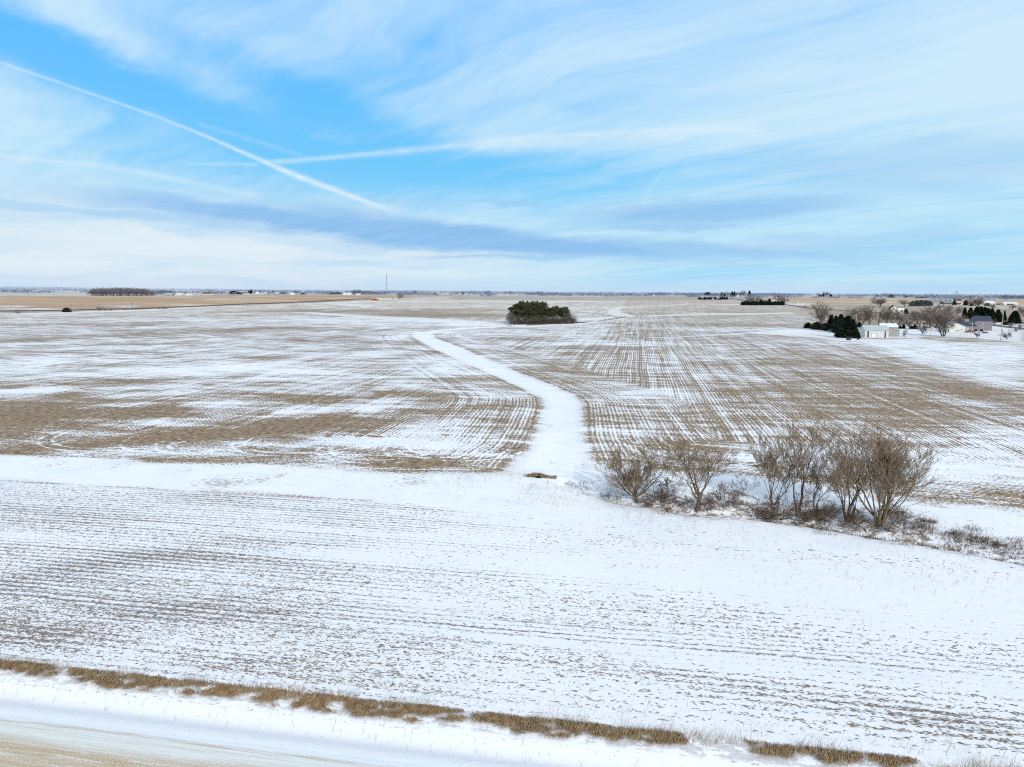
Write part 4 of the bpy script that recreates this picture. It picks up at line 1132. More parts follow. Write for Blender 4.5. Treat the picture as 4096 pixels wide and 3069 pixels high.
# mauve house: main block and wing are one house
a, w = span(3899, 3967, 1322)
e = tall(3930, a, 1284); r_ = tall(3930, a, 1266)
hs = building('two storey mauve house with navy roof and low front wing', a, w, 9.5, e, r_, 'x', MAUVE, NAVY, name='farmhouse', cat='house',
              wins=[(w*.235, e*.58, w*.085, e*.34), (w*.41, e*.60, w*.07, e*.16), (w*.41, e*.12, w*.07, e*.16)])
aw, ww = span(3863, 3930, 1324)
dx0 = aw.x-a.x; yw = -2.2; ew = tall(3890, aw, 1305); rw = tall(3890, aw, 1291)
mb = MB(); mb.prism([(yw, -.8), (yw, ew), (yw+4.2, rw), (yw+8.4, ew), (yw+8.4, -.8)], dx0, dx0+ww, 'x'); mb.build('wing', MAUVE, hs)
kk = (rw-ew)/4.2; mb = MB(); mb.prism([(yw-.4, ew-.4*kk+.03), (yw+4.2, rw+.03), (yw+8.8, ew-.4*kk+.03), (yw+8.8, ew-.4*kk+.2), (yw+4.2, rw+.2), (yw-.4, ew-.4*kk+.2)], dx0-.4, dx0+ww+.4, 'x'); mb.build('wing_roof', NAVY, hs)
for x_, z_, w_, h_ in [(dx0+ww*.14, ew*.45, 1.1, 1.0), (dx0+ww*.72, ew*.4, 1.0, 1.1)]:
    mb = MB(); mb.box(x_-.15, x_+w_+.15, yw-.08, yw, z_-.15, z_+h_+.15); wn = mb.build('window', TRIM, hs); MB().box(x_, x_+w_, yw-.12, yw-.08, z_, z_+h_).build('pane', DARKW, wn)
MB().box(dx0+ww*.48, dx0+ww*.56, yw-.07, yw, 0, 2.2).build('door', CREAM, hs)
# cars
def car(label, loc, L, Wd, Ht, paint, rz=0.0, name='parked_car'):
    c_ = thing(name, label, 'car', loc, rz)
    prof = [(-.5, .16), (-.5, .42), (-.47, .56), (-.36, .60), (-.24, .96), (-.08, 1.0), (.14, .99), (.27, .62), (.46, .54), (.5, .40), (.5, .16)]
    P_ = [(a_*L, b_*Ht) for a_, b_ in prof]
    MB().prism(P_, -Wd/2, Wd/2, 'y').build('body', paint, c_)
    gl = [(-.34, .62), (-.235, .90), (-.08, .94), (.13, .93), (.235, .63)]
    MB().prism([(a_*L, b_*Ht) for a_, b_ in gl], -Wd/2-.02, Wd/2+.02, 'y').build('window', DARKW, c_)
    for sx in (-.31, .31):
        for sy in (-1, 1):
            wh = MB().tube((sx*L, sy*Wd*.42, Ht*.21), (sx*L, sy*Wd*.52, Ht*.21), Ht*.21, None, 14).build('wheel', mat('tyre_rubber', (.03,.03,.03), None, 3), c_)
            MB().tube((sx*L, sy*Wd*.52, Ht*.21), (sx*L, sy*Wd*.53, Ht*.21), Ht*.12, None, 10).build('rim', TRIM, wh)
    return c_
REDP = mat('red_car_paint', (.35,.04,.035), (.30,.035,.03), 2, .3, .5, 0)
l = at(3880, 1331); car('red car parked in front of the mauve house wing', l, 5.2, 2.0, 1.65, REDP, 0)
l = at(3187, 1215); car('white car on the county road right of the cedar hedge', l, 5.0, 2.0, 1.7, TRIM, radians(120), 'moving_car')
# small yard things
DK = mat('dark_plum_steel', (.07,.045,.055), (.05,.035,.04), 2, .6, .3, 0)
l = at(3939, 1334); tr_ = thing('utility_trailer', 'small dark box trailer on snow in front of the mauve house', 'trailer', l)
k_ = mpp(l); MB().prism([(-8*k_, .35), (8*k_, .35), (8.6*k_, 6.5*k_), (-8.6*k_, 6.5*k_)], -.9, .9, 'y').build('body', DK, tr_)
for sx in (-.9, .9): MB().tube((sx, -1.0, .3), (sx, -.8, .3), .3).build('wheel', mat('tyre_rubber', (.03,.03,.03)), tr_)
MB().tube((8*k_, 0, .4), (11*k_, 0, .35), .05).build('hitch', DK, tr_)
l = at(3394, 1361); k_ = mpp(l); bx_ = thing('storage_bin', 'dark upright bin standing on snow left of the white shed', 'bin', l, radians(12))
MB().prism([(-.9*1, 0), (.9, 0), (1.0, 9.5*k_), (-1.0, 9.5*k_)], -.7, .7, 'y').build('body', DK, bx_); MB().box(-1.1, 1.1, -.8, .8, 9.6*k_, 11*k_).build('lid', DARKW, bx_)
l = at(3432, 1360); tag(MB().box(-.4, .4, -.4, .4, 0, .8).box(-.5, .5, -.1, .1, .8, .95).build('post_stump', DK, None, l), 'short dark stump on snow just left of the white shed', 'stump')
GRN = mat('teal_tarp', (.03,.17,.14), (.02,.11,.10), 2, .5, .4, 0)
l = at(3334, 1330); cb = thing('covered_trailer', 'teal covered trailer half hidden under the dark spruces', 'trailer', l)
MB().prism([(-3.4, .5), (3.4, .5), (3.2, 1.5), (2.6, 1.75), (-2.6, 1.75), (-3.2, 1.5)], -1, 1, 'y').build('cover', GRN, cb)
for sx in (-1.2, 1.2): MB().tube((sx, -1.15, .35), (sx, -.95, .35), .35).build('wheel', mat('tyre_rubber', (.03,.03,.03)), cb)
YEL = mat('weathered_pine', (.45,.38,.20), (.36,.30,.17), 2, .8, .2, 0)
l = at(3695, 1312); ps_ = thing('playset', 'yellow wooden playset frame behind the small round tree', 'playset', l); mb = MB()
for x_ in (-2, 0, 2):
    for y_ in (-1, 1): mb.tube((x_, y_, 0), (x_, y_, 4.2), .14, .14, 5)
mb.build('frame', YEL, ps_); MB().box(-2.2, 2.2, -1.1, 1.1, 1.9, 2.05).build('platform', YEL, ps_); MB().prism([(-2.4, 4.0), (2.4, 4.0), (0, 5.2)], -1.2, 1.2, 'y').build('canopy', YEL, ps_)
POLE = mat('weathered_pole_wood', (.50,.43,.35), (.38,.32,.26), 3, .9, .2, 0)
def pole(px, yb, yt, label, arm=0, r_=.16, name='utility_pole', cat='utility pole', wires=None):
    l = at(px, yb); Ht = tall(px, l, yt)
    p_ = thing(name, label, cat, l)
    MB().tube((0, 0, -.3), (0, 0, Ht), r_*1.2, r_*.8, 8).build('post', POLE, p_)
    if arm:
        MB().box(-arm, arm, -.12, .12, Ht-1.1, Ht-.85).build('crossarm', POLE, p_)
        for x_ in (-arm*.85, 0, arm*.85):
            MB().tube((x_, 0, Ht-.85), (x_, 0, Ht-.55), .09, .06, 6).build('insulator', DK, p_)
    return p_
pole(4003, 1364, 1243, 'tallest wooden pole standing in the yard near the right edge', 0, .2)
pole(3886, 1333, 1287, 'pole with a wide crossarm beside the red car', 1.9, .2)
pole(3721, 1350, 1299, 'thin pole between the two yard trees', 0, .12)
pole(3846, 1275, 1239, 'pale pole left of the columnar evergreen across the road', 0, .22)
pl = [pole(x_, yb, yt, 'x', .9, .11) for x_, yb, yt in [(3201,1216,1204),(3226,1221,1207),(3170,1211,1200),(3388,1226,1214)]]
number(pl, 'faint utility pole', 'beside the county road in the open field', 'poles beside the county road')
pl = [pole(x_, yb, yt, 'x', 0, .09, 'fence_post', 'post') for x_, yb, yt in [(3788,1339,1332),(3797,1340,1332),(3808,1340,1333),(3842,1342,1336),(3856,1342,1335),(3869,1342,1335),(3882,1341,1334)]]
number(pl, 'short grey post', 'in the snowy yard below the white farm shop', 'posts in the farm yard')
# farmyard trees
G1 = 'bare trees around the right farmstead'
ptree('b',3289,1320,1210,88,'large vase shaped bare tree behind the round brown shrub',group=G1,mats_=1)
ptree('c',3231,1313,1290,30,'leftmost dark cone shaped cedar alone in the snow','cedar_tree')
ptree('D',3268,1318,1288,46,'round brown shrub left of the large vase shaped tree')
ptree('D',3300,1321,1292,34,'second brown shrub tucked against the dark spruces')
sp = [ptree('s',x_,yb,yt,w_,cat='spruce tree') for x_,yb,yt,w_ in [(3322,1325,1260,38),(3341,1327,1263,34),(3360,1332,1256,44)]]
number(sp, 'tall dark spruce', 'in the row left of the white shed', 'dark spruces by the white shed')
ptree('s',3386,1351,1263,74,'widest and nearest dark spruce left of the white shed',cat='spruce tree',group='dark spruces by the white shed',mats_=0)
ptree('s',3408,1352,1276,42,'dark spruce leaning on the right side of the widest spruce',cat='spruce tree',group='dark spruces by the white shed')
ptree('s',3429,1354,1322,22,'smallest dark spruce touching the white shed',cat='spruce tree',group='dark spruces by the white shed')
bt = [ptree('b',x_,1306,yt,w_) for x_,yt,w_ in [(3401,1228,34),(3426,1236,40),(3450,1224,52),(3478,1221,60),(3512,1226,56),(3546,1226,56),(3573,1244,40)]]
number(bt, 'tall bare tree', 'in the row behind the white shed', G1)
ev = [ptree('s',x_,yb,yt,w_,cat='evergreen') for x_,yb,yt,w_ in [(3437,1310,1288,22),(3514,1306,1296,12),(3528,1306,1292,14),(3560,1306,1295,12),(3572,1309,1297,10),(3600,1315,1301,12),(3614,1315,1295,14),(3645,1316,1302,16),(3659,1316,1297,20)]]
number(ev, 'little dark evergreen', 'behind the white shed and grey garage', 'little evergreens behind the shed')
ptree('r',3637,1317,1266,52,'thin bare tree behind the little evergreens right of the grey garage',group=G1)
ptree('r',3688,1341,1289,50,'small round bare tree in the snowy yard',group=G1)
ptree('r',3616,1356,1316,14,'bare sapling in the yard right of the grey garage',name='sapling',cat='sapling')
mt_ = [ptree('b',x_,yb,yt,w_) for x_,yb,yt,w_ in [(3596,1300,1252,40),(3668,1296,1250,46),(3698,1300,1244,50),(3660,1276,1240,40),(3590,1270,1242,34),(3838,1300,1262,36)]]
number(mt_, 'middle sized bare tree', 'between the shed and the mauve house', G1)
mt_ = [ptree('r',x_,yb,yt,w_) for x_,yb,yt,w_ in [(3974,1300,1276,26),(4040,1312,1290,26),(4080,1318,1294,30),(3760,1240,1214,34),(3970,1240,1212,34),(4050,1240,1216,30)]]
number(mt_, 'low round bare tree', 'in the yards near the right edge', G1)
ptree('b',3717,1311,1226,84,'big bare tree left of the pair behind the yard',group=G1)
ptree('b',3745,1312,1226,84,'big bare tree right of the pair behind the yard',group=G1)
ptree('b',3773,1346,1232,104,'largest bare tree in front of the white farm shop',group=G1,mats_=3)
ptree('r',3907,1354,1320,28,'small young tree in front of the dark box trailer',group=G1)
ptree('r',4028,1359,1318,38,'small reddish young tree right of the tallest pole',group=G1)
ptree('r',4064,1329,1312,22,'tiny bare tree in snow near the right edge',group=G1)
for x_, lb in [(3925,'low grey shrub against the mauve house wall'),(3902,'low brown shrub by the mauve house door')]: ptree('D',x_,1326,1317,12,lb)
ptree('D',4022,1300,1285,26,'brown brushy shrub beside the road right of the mauve house',mats_=0)
cn_ = [ptree('s',x_,yb,yt,w_,cat='evergreen') for x_,yb,yt,w_ in [(3857,1274,1229,20),(3880,1272,1230,26),(3905,1272,1226,30),(3920,1272,1225,34),(3936,1273,1228,34),(3951,1275,1232,30),(3966,1278,1234,28),(3990,1288,1237,34),(4016,1283,1241,14),(4057,1294,1243,46)]]
number(cn_, 'dark evergreen', 'in the belt across the road', 'evergreens across the road')
ptree('D',3884,1275,1247,46,'rusty brown leafed tree among the evergreens across the road',cat='tree',name='oak_tree')
ptree('b',3910,1234,1187,48,'broad bare tree rising behind the evergreens across the road')
ptree('b',4092,1266,1224,50,'bare tree cut by the right edge across the road')
ptree('b',3798,1262,1222,50,'bare tree with dense brown crown across the road'); ptree('b',3826,1264,1226,40,'bare tree left of the pale pole across the road')
ptree('b',3521,1228,1190,46,'bare tree far behind the shed left of the white farmhouse')
ptree('b',3618,1226,1199,44,'bare tree beyond the road right of the white farmhouse')
ptree('c',3624,1256,1235,15,'single egg shaped cedar beside the white farmhouse')
wb = [ptree('d',x_,1225,yt,26,cat='evergreen') for x_,yt in [(3650,1204),(3666,1201),(3683,1200),(3700,1201),(3716,1204)]]
for o_ in wb:
    for c_ in o_.children:
        if c_.name.startswith('crown'):
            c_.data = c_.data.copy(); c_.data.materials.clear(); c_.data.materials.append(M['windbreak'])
number(wb, 'dull green windbreak tree', 'behind the row of tiny shrubs', 'windbreak beyond the road')
tb = [ptree('D',x_,yb,yb-5,6,cat='shrub') for x_,yb in [(3631,1257),(3641,1258),(3650,1256),(3659,1260),(3668,1261),(3676,1257),(3687,1262),(3695,1263),(3704,1261)]]
number(tb, 'tiny dark shrub', 'in the row across the road', 'tiny shrubs across the road')
ptree('c',3863,1222,1200,18,'dark cone shaped evergreen right of the grain tower'); ptree('c',3885,1225,1210,12,'small dark evergreen between the grain tower and the long sheds'); ptree('c',3817,1220,1202,14,'dark evergreen at the foot of the grain tower'); ptree('r',3836,1222,1204,24,'small round tree in front of the far white house')
ptree('D',3947,1224,1212,18,'brown bush in front of the first long white shed')
ptree('D',3221,1226,1222,8,'dark little bush left of the county road'); ptree('D',3260,1231,1226,9,'green brown little bush beside the county road')
# far white farmhouse, grain tower, sheds
a, w = span(3563, 3590, 1246)
building('white farmhouse with steep gable beyond the county road', a, w, 9, tall(3563, a, 1234), tall(3575, a, 1222), 'y', CREAM, NAVY, wins=[(w*.35, 3.2, 1.2, 1.2), (w*.6, .9, 1.0, 1.2)])
a, w = span(3591, 3616, 1247); building('low white wing shed joined beside the white farmhouse', a, w, 7, 2.0, 3.6, 'x', CREAM, ROOFW, name='shed', cat='shed', doors=[(w*.55, 2.2, 1.8, DOORD)])
l = at(3824, 1206); Ht = tall(3824, l, 1166); gt = thing('grain_elevator', 'tall grain leg tower with angled spouts above the far farm', 'grain elevator', l)
mb = MB()
for x_ in (-.7, .7):
    for y_ in (-.7, .7): mb.tube((x_, y_, 0), (x_, y_, Ht*.93), .14, .14, 5)
for i in range(8): z_ = Ht*.93*i/8; mb.tube((-.7, -.7, z_), (.7, -.7, z_+Ht*.93/8), .09, .09, 4).tube((.7, .7, z_), (.7, -.7, z_+Ht*.93/8), .09, .09, 4)
STL = mat('galvanised_steel', (.33,.35,.38), (.27,.29,.32), 1, .5, .4, 0, metallic=.2)
mb.build('tower', STL, gt); MB().box(-1.1, 1.1, -1, 1, Ht*.93, Ht*1.0).build('head', STL, gt)
for ex, ez in [(-17, 7), (-10, 9), (9, 9)]: MB().tube((0, 0, Ht*.9), (ex, 2, ez), .16, .16, 5).build('spout', STL, gt)
TEAL = mat('teal_steel', (.27,.38,.38), (.22,.31,.32), .4, .6, .3, 0)
gb_ = []
for x_, w_ in [(3768,18),(3786,18),(3804,16)]:
    l = at(x_, 1210); r0_ = w_*mpp(l)/2; h0 = tall(x_, l, 1200); b_ = thing('grain_bin', 'x', 'grain bin', l)
    MB().tube((0, 0, 0), (0, 0, h0), r0_, None, 20).build('wall', TEAL, b_, smooth=False); MB().tube((0, 0, h0), (0, 0, h0+r0_*.5), r0_*1.03, .4, 20).build('roof', TEAL, b_); gb_.append(b_)
number(gb_, 'teal grain bin', 'beside the grain tower', 'grain bins by the grain tower')
def bld(x0, x1, yb, ye, yr, label, wall, roof, d=12, ax='x', **k):
    a, w = span(x0, x1, yb)
    return building(label, a, w, d, max(1.2, tall((x0+x1)/2, a, ye)), max(1.8, tall((x0+x1)/2, a, yr)), ax, wall, roof, **k)
bld(3827,3845,1205,1195,1193,'dark red box building right of the grain tower',ROOFR,BLUEG,name='barn',cat='barn')
bld(3777,3808,1217,1212,1207,'blue roofed barn left of the grain tower',ROOFR,BLUEG,name='barn',cat='barn',d=16)
bld(3831,3850,1220,1212,1207,'small white house below the dark red building',CREAM,ROOFW,wins=[(3,1.2,1,1.1)])
bld(3938,3982,1220,1213,1206,'first long low white shed with pale roof',CREAM,ROOFW,name='shed',cat='shed',d=16,doors=[(14,5,2.2,DOORD)])
bld(4017,4073,1221,1216,1210,'second long low white shed near the right edge',CREAM,ROOFW,name='shed',cat='shed',d=14,doors=[(3,8,2.2,DOORD)])
bld(3720,3765,1210,1204,1202,'long grey blue building behind the windbreak',BLUEG,BLUEG,name='shed',cat='shed',d=20)
bld(3641,3656,1189,1185,1183,'tan barn on the far right ridge',YEL,YEL,name='barn',cat='barn')
# hedge farm
hc = [ptree('c',x_,1221.5,1206-(2 if i % 3 else 0),15,cat='cedar tree') for i, x_ in enumerate([2970,2979,2988,2998,3008,3019,3030,3054,3065,3088,3099,3110,3120,3130])]
number(hc, 'clipped dark cedar', 'in the long hedge row', 'cedars in the hedge row')
ptree('c',3043,1221,1198,16,'taller pointed cedar in the middle of the hedge'); ptree('c',3077,1221,1194,14,'tallest pointed cedar in the hedge')
bld(3091,3105,1213,1204,1199,'white gable house peeking over the cedar hedge',CREAM,CREAM,ax='y',d=8)
bld(3048,3074,1212,1207,1202,'olive roofed house behind the cedar hedge',YEL,mat('olive_roof',(.13,.12,.06)),d=8)
bt = [ptree('r',x_,1217,yt,w_) for x_,yt,w_ in [(2990,1184,30),(3008,1182,30),(3027,1184,26),(3112,1172,34),(3126,1184,26),(3140,1190,24)]]
number(bt, 'bare tree', 'standing behind the cedar hedge', 'bare trees behind the hedge')
cr_ = [ptree('c',x_,1199,yt,9,cat='cedar tree') for x_,yt in [(2797,1187),(2806,1191),(2817,1188),(2825,1191),(2835,1190),(2843,1189),(2861,1187),(2873,1193),(2882,1188),(2890,1187),(2898,1188),(2907,1187)]]
number(cr_, 'small dark cedar', 'in the row before the ranch house', 'cedars before the ranch house')
bld(2820,2858,1197,1192,1188,'long ranch house with purple grey roof behind the cedars',GREY,mat('plum_roof',(.17,.15,.19)),d=10)
bld(2945,2957,1187,1183,1178,'small white gable house among far trees',CREAM,CREAM,ax='y',d=8)
bld(2612,2624,1183,1180,1179,'far white box shed left of the woods',TRIM,TRIM,name='shed',cat='shed')
F1_ = [('d',2831,1182,1169,24),('S',2886,1186,1169,14),('b',2911,1188,1166,32),('S',2930,1186,1165,10),('S',2938,1186,1165,10),('S',2925,1187,1168,10),('b',2960,1186,1168,24),('b',2975,1186,1163,30),('S',2997,1185,1162,13),('b',2868,1186,1171,20),('d',2895,1187,1172,16),('b',2850,1186,1173,16),('S',2947,1186,1172,8)]
o_ = [ptree(k,x_,yb,yt,w_) for k,x_,yb,yt,w_ in F1_]
number([o for o, f in zip(o_, F1_) if f[0] == 'S'], 'pointed far spruce', 'around the small white gable house', 'far farm spruces'); number([o for o, f in zip(o_, F1_) if f[0] == 'b'], 'hazy bare tree', 'around the small white gable house', 'far farm bare trees'); number([o for o, f in zip(o_, F1_) if f[0] == 'd'], 'rounded far evergreen', 'left of the small white gable house', 'far farm evergreens')
F2_ = [('S',3279,1187,1175,7),('S',3287,1187,1176,7),('S',3293,1187,1173,8),('b',3305,1187,1167,24),('b',3276,1187,1172,14),('d',3323,1187,1178,13),('d',3508,1187,1178,12),('b',3546,1189,1173,22),('d',3565,1191,1178,26),('b',3613,1191,1176,24),('b',3640,1191,1178,24),('d',3623,1191,1180,9),('d',3668,1192,1186,12),('d',3693,1192,1186,24)]
o_ = [ptree(k,x_,yb,yt,w_) for k,x_,yb,yt,w_ in F2_]
number([o for o, f in zip(o_, F2_) if f[0] == 'S'], 'tiny pointed spruce', 'on the right skyline', 'spruces on the right skyline'); number([o for o, f in zip(o_, F2_) if f[0] == 'b'], 'hazy bare tree', 'on the right skyline', 'bare trees on the right skyline'); number([o for o, f in zip(o_, F2_) if f[0] == 'd'], 'dark domed evergreen', 'on the right skyline', 'domed evergreens on the right skyline')
# left and middle distance
bld(654,688,1182,1179,1174,'far barn with a grey green roof, leftmost of the village',BLUEG,ROOFG,name='barn',cat='barn'); bld(699,726,1182,1178,1174,'far long white shed in the village',TRIM,ROOFW,name='shed',cat='shed'); bld(741,771,1182,1178,1173,'pale green gable barn in the village',TRIM,ROOFG,name='barn',cat='barn',ax='y',d=20)
bld(785,800,1181,1178,1175,'far white house right of the pale green barn',CREAM,ROOFW,d=9); bld(814,844,1180,1176,1171,'far brown roofed house with white walls',CREAM,mat('brown_roof',(.22,.12,.10)),d=10)
bld(963,990,1177,1174,1170,'far long building with a dull red roof',CREAM,ROOFR,name='barn',cat='barn'); bld(1022,1034,1176,1173,1169,'far cream house left of the silos',CREAM,ROOFW,d=9); bld(1050,1064,1176,1173,1170,'far small white barn beside the cream house',TRIM,ROOFW,name='barn',cat='barn')
bld(1100,1118,1177,1173,1168,'far white barn with steep roof left of the silos',TRIM,ROOFW,name='barn',cat='barn',ax='y'); bld(1160,1176,1179,1176,1172,'far white shed right of the silos',TRIM,ROOFW,name='shed',cat='shed')
so_ = []
for x_, yt in [(1144,1161),(1150,1163)]:
    l = at(x_, 1178); k_ = mpp(l); b_ = thing('silo', 'x', 'silo', l); h_ = tall(x_, l, yt); MB().tube((0,0,0),(0,0,h_),3.0*k_,None,14).build('wall', STL, b_); MB().ball((0,0,h_),3.0*k_,3.0*k_,1.8*k_,12,6).build('dome', STL, b_); so_.append(b_)
number(so_, 'grey concrete silo', 'among the far village trees', 'silos in the far village')
bld(1372,1385,1180,1176,1172,'far small white shed of the middle farm',TRIM,ROOFW,name='shed',cat='shed'); bld(1385,1404,1180,1175,1170,'far white barn of the middle farm',TRIM,ROOFW,name='barn',cat='barn',ax='y'); bld(1424,1440,1181,1178,1175,'far cream house under the bare trees',CREAM,ROOFW,d=9)
# red gabled barn turned to the south-west
l = at(1481, 1206); k_ = mpp(l); w_ = 41*k_
eb, pb = tall(1481, l, 1201), tall(1500, l, 1193.5)
rb = building('low barn with a red gable and cream roof below the mast', l, w_, 74, eb, pb, 'y', CREAM, ROOFC, name='barn', cat='barn')
rb.rotation_euler[2] = radians(-4)
MB().prism([(.3, eb*.75), (w_-.3, eb*.75), (w_-.3, eb+.1), (w_/2, pb), (.3, eb+.1)], -.16, -.02, 'y').build('gable_end', ROOFR, rb)
ptree('r',1597,1198,1174,26,'reddish bare bush by the road right of the mast'); ptree('d',1570,1202,1194,8,'small dark bush at the barn corner')
# mast
l = at(1548, 1193); Ht = tall(1550, l, 1096); ma = thing('radio_mast', 'tall thin lattice radio mast on the left horizon', 'mast', l)
mb = MB(); R_ = .45; P_ = [(R_*cos(a_), R_*sin(a_)) for a_ in (0, 2.09, 4.19)]; nn = 26
for i in range(3):
    mb.tube((*P_[i], 0), (*P_[i], Ht), .12, .10, 4)
    for j in range(nn): z0, z1 = Ht*j/nn, Ht*(j+1)/nn; mb.tube((*P_[i], z0), (*P_[(i+1) % 3], z1), .05, .05, 3)
MS = mat('mast_steel', (.25,.22,.25), (.20,.18,.2), 1, .6, .3, 0); mb.build('lattice', MS, ma)
for a_ in (.3, 2.4, 4.5):
    for f_ in (.5, .95): MB().tube((0, 0, Ht*f_), (cos(a_)*Ht*.35*f_, sin(a_)*Ht*.35*f_, 0), .03, .03, 3).build('guy_wire', MS, ma)
MB().tube((0,0,Ht), (0,0,Ht+2), .06, .04, 5).build('antenna', MS, ma)
l = at(1500, 1172); tw = thing('water_tower', 'tiny far tower above the trees left of the mast', 'tower', l); h_ = tall(1500, l, 1152)
MB().tube((0,0,0),(0,0,h_*.8),.6,.5,8).build('stem', STL, tw); MB().ball((0,0,h_*.85),1.6,1.6,h_*.12,10,6).build('tank', STL, tw)
# railway side
def signal(px, yb, yt, label, boxed=False):
    l = at(px, yb); h_ = tall(px, l, yt); s_ = thing('railway_signal', label, 'railway signal', l); k_ = mpp(l)
    MB().tube((0,0,0),(0,0,h_-.5),.13,.11,6).build('mast', MS, s_); MB().tube((0,-.15,h_-.7),(0,.15,h_-.7),1.7*k_,None,14).build('target', DARKW, s_)
    if boxed: MB().tube((0,-.15,h_-3.6),(0,.15,h_-3.6),1.3*k_,None,14).build('target', DARKW, s_)
    return s_
signal(286,1241,1214,'leftmost railway signal mast, right of the dark bush'); signal(329,1240,1214,'railway signal with two dark round targets',True); signal(527,1235,1211,'railway signal mast beside a pale board',True)
l = at(523,1234); k_ = mpp(l); tag(MB().box(-1.4*k_,1.4*k_,-.1,.1,.8,12*k_).box(-.15,.15,-.05,.05,-.2,.8).build('track_sign', CREAM, None, l), 'pale upright board beside the railway signal', 'sign')
l = at(407,1239); tag(MB().box(-1.5,1.5,-1,1,0,2.6).prism([(-1.7,2.6),(1.7,2.6),(0,3.1)],-1.1,1.1,'y').build('equipment_cabinet', STL, None, l), 'pale grey equipment cabinet beside the railway track', 'cabinet')
pole(126,1246,1229,'thin pole left of the dark trackside bush',0,.1); pole(391,1240,1204,'tall thin pole beside the pale equipment cabinet',.8,.1); 
fp = [pole(x_,yb,yb-9,'x',0,.09,'fence_post','post') for x_,yb in [(337,1240),(584,1235),(952,1219),(1009,1217),(1063,1214)]]
number(fp, 'thin trackside post', 'along the left railway', 'posts along the railway')
ptree('D',267,1249,1231,30,'dark round bush beside the railway track',cat='bush',name='bush')
tbs = [ptree('r',x_,yb,yt,w_,name='bush',cat='bush') for x_,yb,yt,w_ in [(71,1256,1243,16),(395,1243,1226,20),(421,1243,1230,16),(445,1243,1229,20),(500,1240,1234,14),(640,1238,1229,14),(655,1238,1229,16),(668,1237,1231,10)]]
number(tbs, 'scrubby trackside bush', 'along the left railway', 'bushes along the railway')
# trees of the middle skyline
sk_ = [(1655,1177,1161,12),(1663,1177,1163,12),(1714,1179,1167,14),(1736,1182,1168,16),(1799,1180,1176,6),(1829,1180,1168,12),(1853,1180,1167,14),(1873,1180,1171,10),(1900,1180,1171,10),(1941,1181,1162,12),(1950,1181,1161,13),(1981,1181,1173,8),(2022,1181,1168,9),(2040,1181,1163,14),(2155,1180,1166,12),(2167,1180,1166,12),(2225,1180,1168,14)]
o_ = [ptree('b',*s_[:3],s_[3]) for s_ in sk_]; number(o_, 'small bare tree', 'on the middle skyline', 'bare trees on the middle skyline')
sk_ = [('S',1005,1175,1157,9),('S',996,1175,1160,8),('b',1020,1175,1163,16),('b',1038,1175,1162,16),('b',1092,1176,1161,18),('d',1120,1177,1169,14),('d',1134,1177,1168,18),('b',1111,1177,1163,12),('b',1187,1178,1162,18),('S',1206,1178,1170,6),('S',1213,1178,1170,6),('S',1220,1178,1172,6),('b',1075,1176,1165,12)]
o_ = [ptree(*s_) for s_ in sk_]
for kk_, nm_ in (('S','pointed village spruce'),('b','village bare tree'),('d','round village evergreen')): number([o for o, f in zip(o_, sk_) if f[0] == kk_], nm_, 'on the left skyline', nm_+'s')
for x_,lb in [(935,'dark domed tree clump at the left of the village'),(1328,'dark evergreen clump left of the middle farm'),(1352,'second dark evergreen clump left of the middle farm'),(954,'low dark clump right of the domed tree clump')]: ptree('d',x_,1178,1164 if x_ == 935 else 1168,34 if x_ == 935 else 26,lb)

# --- woods that read as one mass ----------------------------------------
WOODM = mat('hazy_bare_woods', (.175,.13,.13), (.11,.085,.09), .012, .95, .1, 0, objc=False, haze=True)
WOODB = mat('haze_blue_woods', (.13,.145,.185), (.08,.09,.125), .004, .95, .1, 0, objc=False, haze=True)  # hazy blue of distance painted into the base colour
def wood_mesh(P, hgts, rad, seed, n=38, asp=.3):
    r2 = np.random.RandomState(seed); V = []
    k_ = len(P); u = r2.normal(size=(k_, n, 3)); u /= np.linalg.norm(u, axis=2, keepdims=True)
    u *= r2.uniform(.35, 1, (k_, n, 1))
    C_ = P[:, None]+np.stack([u[..., 0]*rad[:, None], u[..., 1]*rad[:, None], hgts[:, None]*(.56+.42*u[..., 2])], -1)
    N_ = u/np.linalg.norm(u, axis=2, keepdims=True); N_[..., 2] = np.abs(N_[..., 2])*.6+.3; N_ /= np.linalg.norm(N_, axis=2, keepdims=True)
    sz = np.repeat(hgts*.22, n)[:, None]
    return cards(r2, C_.reshape(-1, 3), N_.reshape(-1, 3), sz, asp)
def woods(name, label, x0, x1, yb, yts, depth, step_px, mt, seed, cat='woods'):
    r2 = np.random.RandomState(seed); P = []; hh = []
    for x_ in np.arange(x0, x1, step_px):
        l = at(float(x_), yb); h_ = tall(x_, l, float(np.interp(x_, *zip(*yts))))
        D0 = math.hypot(l.x, l.y)
        for _ in range(3):
            s_ = 1+r2.uniform(0, depth)/D0; X_, Y_ = l.x*s_+r2.normal(0, 2), l.y*s_+r2.normal(0, 2)
            P.append((X_, Y_, H(X_, Y_)*0+l.z)); hh.append(max(2, h_*r2.uniform(.78, 1.05)))
    P = np.array(P); hh = np.array(hh)
    V, F_ = wood_mesh(P, hh, hh*.42, seed, 30, .16)
    tv, tf = tubes([(*p, *(p+np.array([0, 0, h_*.6])), .3, .15) for p, h_ in zip(P, hh)], 4)
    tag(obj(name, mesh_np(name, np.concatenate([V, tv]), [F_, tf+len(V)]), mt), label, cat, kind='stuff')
woods('bare_woods','long brown bare woodland on the left skyline',362,618,1184,[(360,1160),(385,1153),(440,1152),(475,1151),(520,1150),(570,1155),(618,1164)],60,2.6,WOODM,1)
woods('bare_woods','bare woods behind the leftmost village barns',616,690,1179,[(616,1163),(650,1157),(690,1163)],50,2.8,WOODM,2)
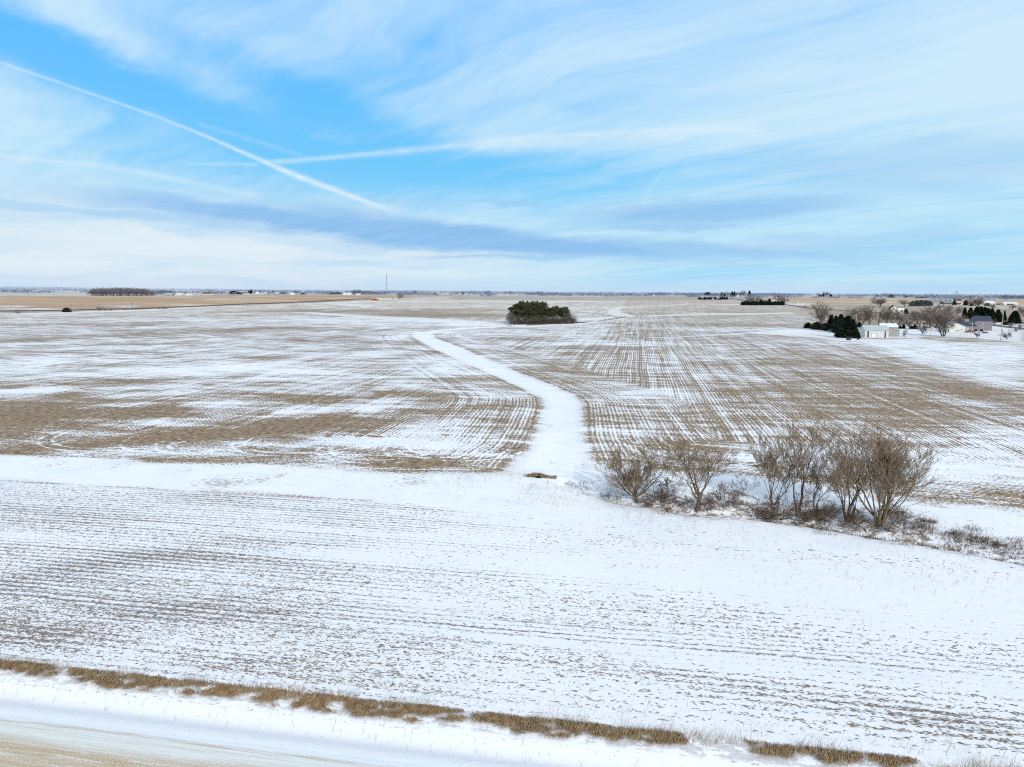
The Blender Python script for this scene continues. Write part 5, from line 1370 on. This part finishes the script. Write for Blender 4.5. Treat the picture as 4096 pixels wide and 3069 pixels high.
woods('bare_woods','bare woods right of the middle farm below the mast',1410,1518,1180,[(1410,1162),(1422,1157),(1470,1163),(1518,1170)],60,2.8,WOODM,3)
woods('dark_woods','dark woods strip on the centre skyline left part',2105,2288,1182,[(2105,1173),(2160,1170),(2230,1171),(2288,1174)],80,3,WOODB,4)
woods('dark_woods','dark woods strip on the centre skyline right part',2313,2460,1182,[(2313,1174),(2350,1172),(2400,1174),(2460,1174)],80,3,WOODB,5)
woods('dark_woods','dark woods behind the far white box shed',2592,2684,1182,[(2592,1171),(2640,1167),(2684,1172)],80,3,WOODB,6)
woods('dark_woods','low woods between the white box shed and ranch house',2700,2822,1182,[(2700,1172),(2760,1171),(2822,1173)],80,3,WOODB,7)
woods('dark_woods','hazy woods on the skyline right of the hedge',3000,3220,1182,[(3000,1172),(3100,1171),(3220,1176)],120,4,WOODB,8)
woods('dark_woods','hazy woods on the right skyline',3388,3480,1186,[(3388,1178),(3430,1178),(3480,1179)],100,4,WOODB,9)
woods('bare_woods','purple brown woods at the far right edge of the skyline',3996,4110,1196,[(3996,1186),(4010,1179),(4050,1181),(4060,1183),(4096,1180),(4110,1180)],60,2.8,WOODM,10)
woods('bare_woods','brown tree line right of the red bush on the skyline',1600,1760,1180,[(1600,1172),(1660,1170),(1760,1174)],60,4,WOODM,11)
# distant belts out to the horizon
r2 = np.random.RandomState(17); P = []; hh = []
for _ in range(400):
    az_ = radians(r2.uniform(-52, 38)); D0 = 2300*(9500/2300)**r2.uniform(0, 1); L_ = r2.gamma(2, 90)*(D0/3500)
    ori = r2.choice([0, pi/2], p=[.75, .25])
    cx_, cy_ = sin(az_)*D0, cos(az_)*D0
    for k_ in range(int(L_/(9*D0/3000))+2):
        o_ = r2.uniform(-.5, .5)*L_; X_, Y_ = cx_+cos(ori)*o_+r2.normal(0, 12), cy_+sin(ori)*o_+r2.normal(0, 12)
        P.append((X_, Y_)); hh.append(r2.uniform(7, 15))
P = np.array(P); hh = np.array(hh); P = np.column_stack([P, h_full(P[:, 0], P[:, 1])-.5])
V, F_ = wood_mesh(P, hh, hh*.9, 18, 10, .6)
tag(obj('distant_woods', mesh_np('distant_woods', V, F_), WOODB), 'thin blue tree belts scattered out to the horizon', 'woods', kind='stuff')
#@@B
sc.cycles.filter_width = 1.1
sc.cycles.use_denoising = False
sc.cycles.use_adaptive_sampling = True; sc.cycles.adaptive_threshold = 0.02
sc.cycles.max_bounces = 3; sc.cycles.diffuse_bounces = 1; sc.cycles.glossy_bounces = 1; sc.cycles.transmission_bounces = 2
sc.view_settings.view_transform = 'Standard'; sc.view_settings.look = 'None'; sc.view_settings.exposure = 0
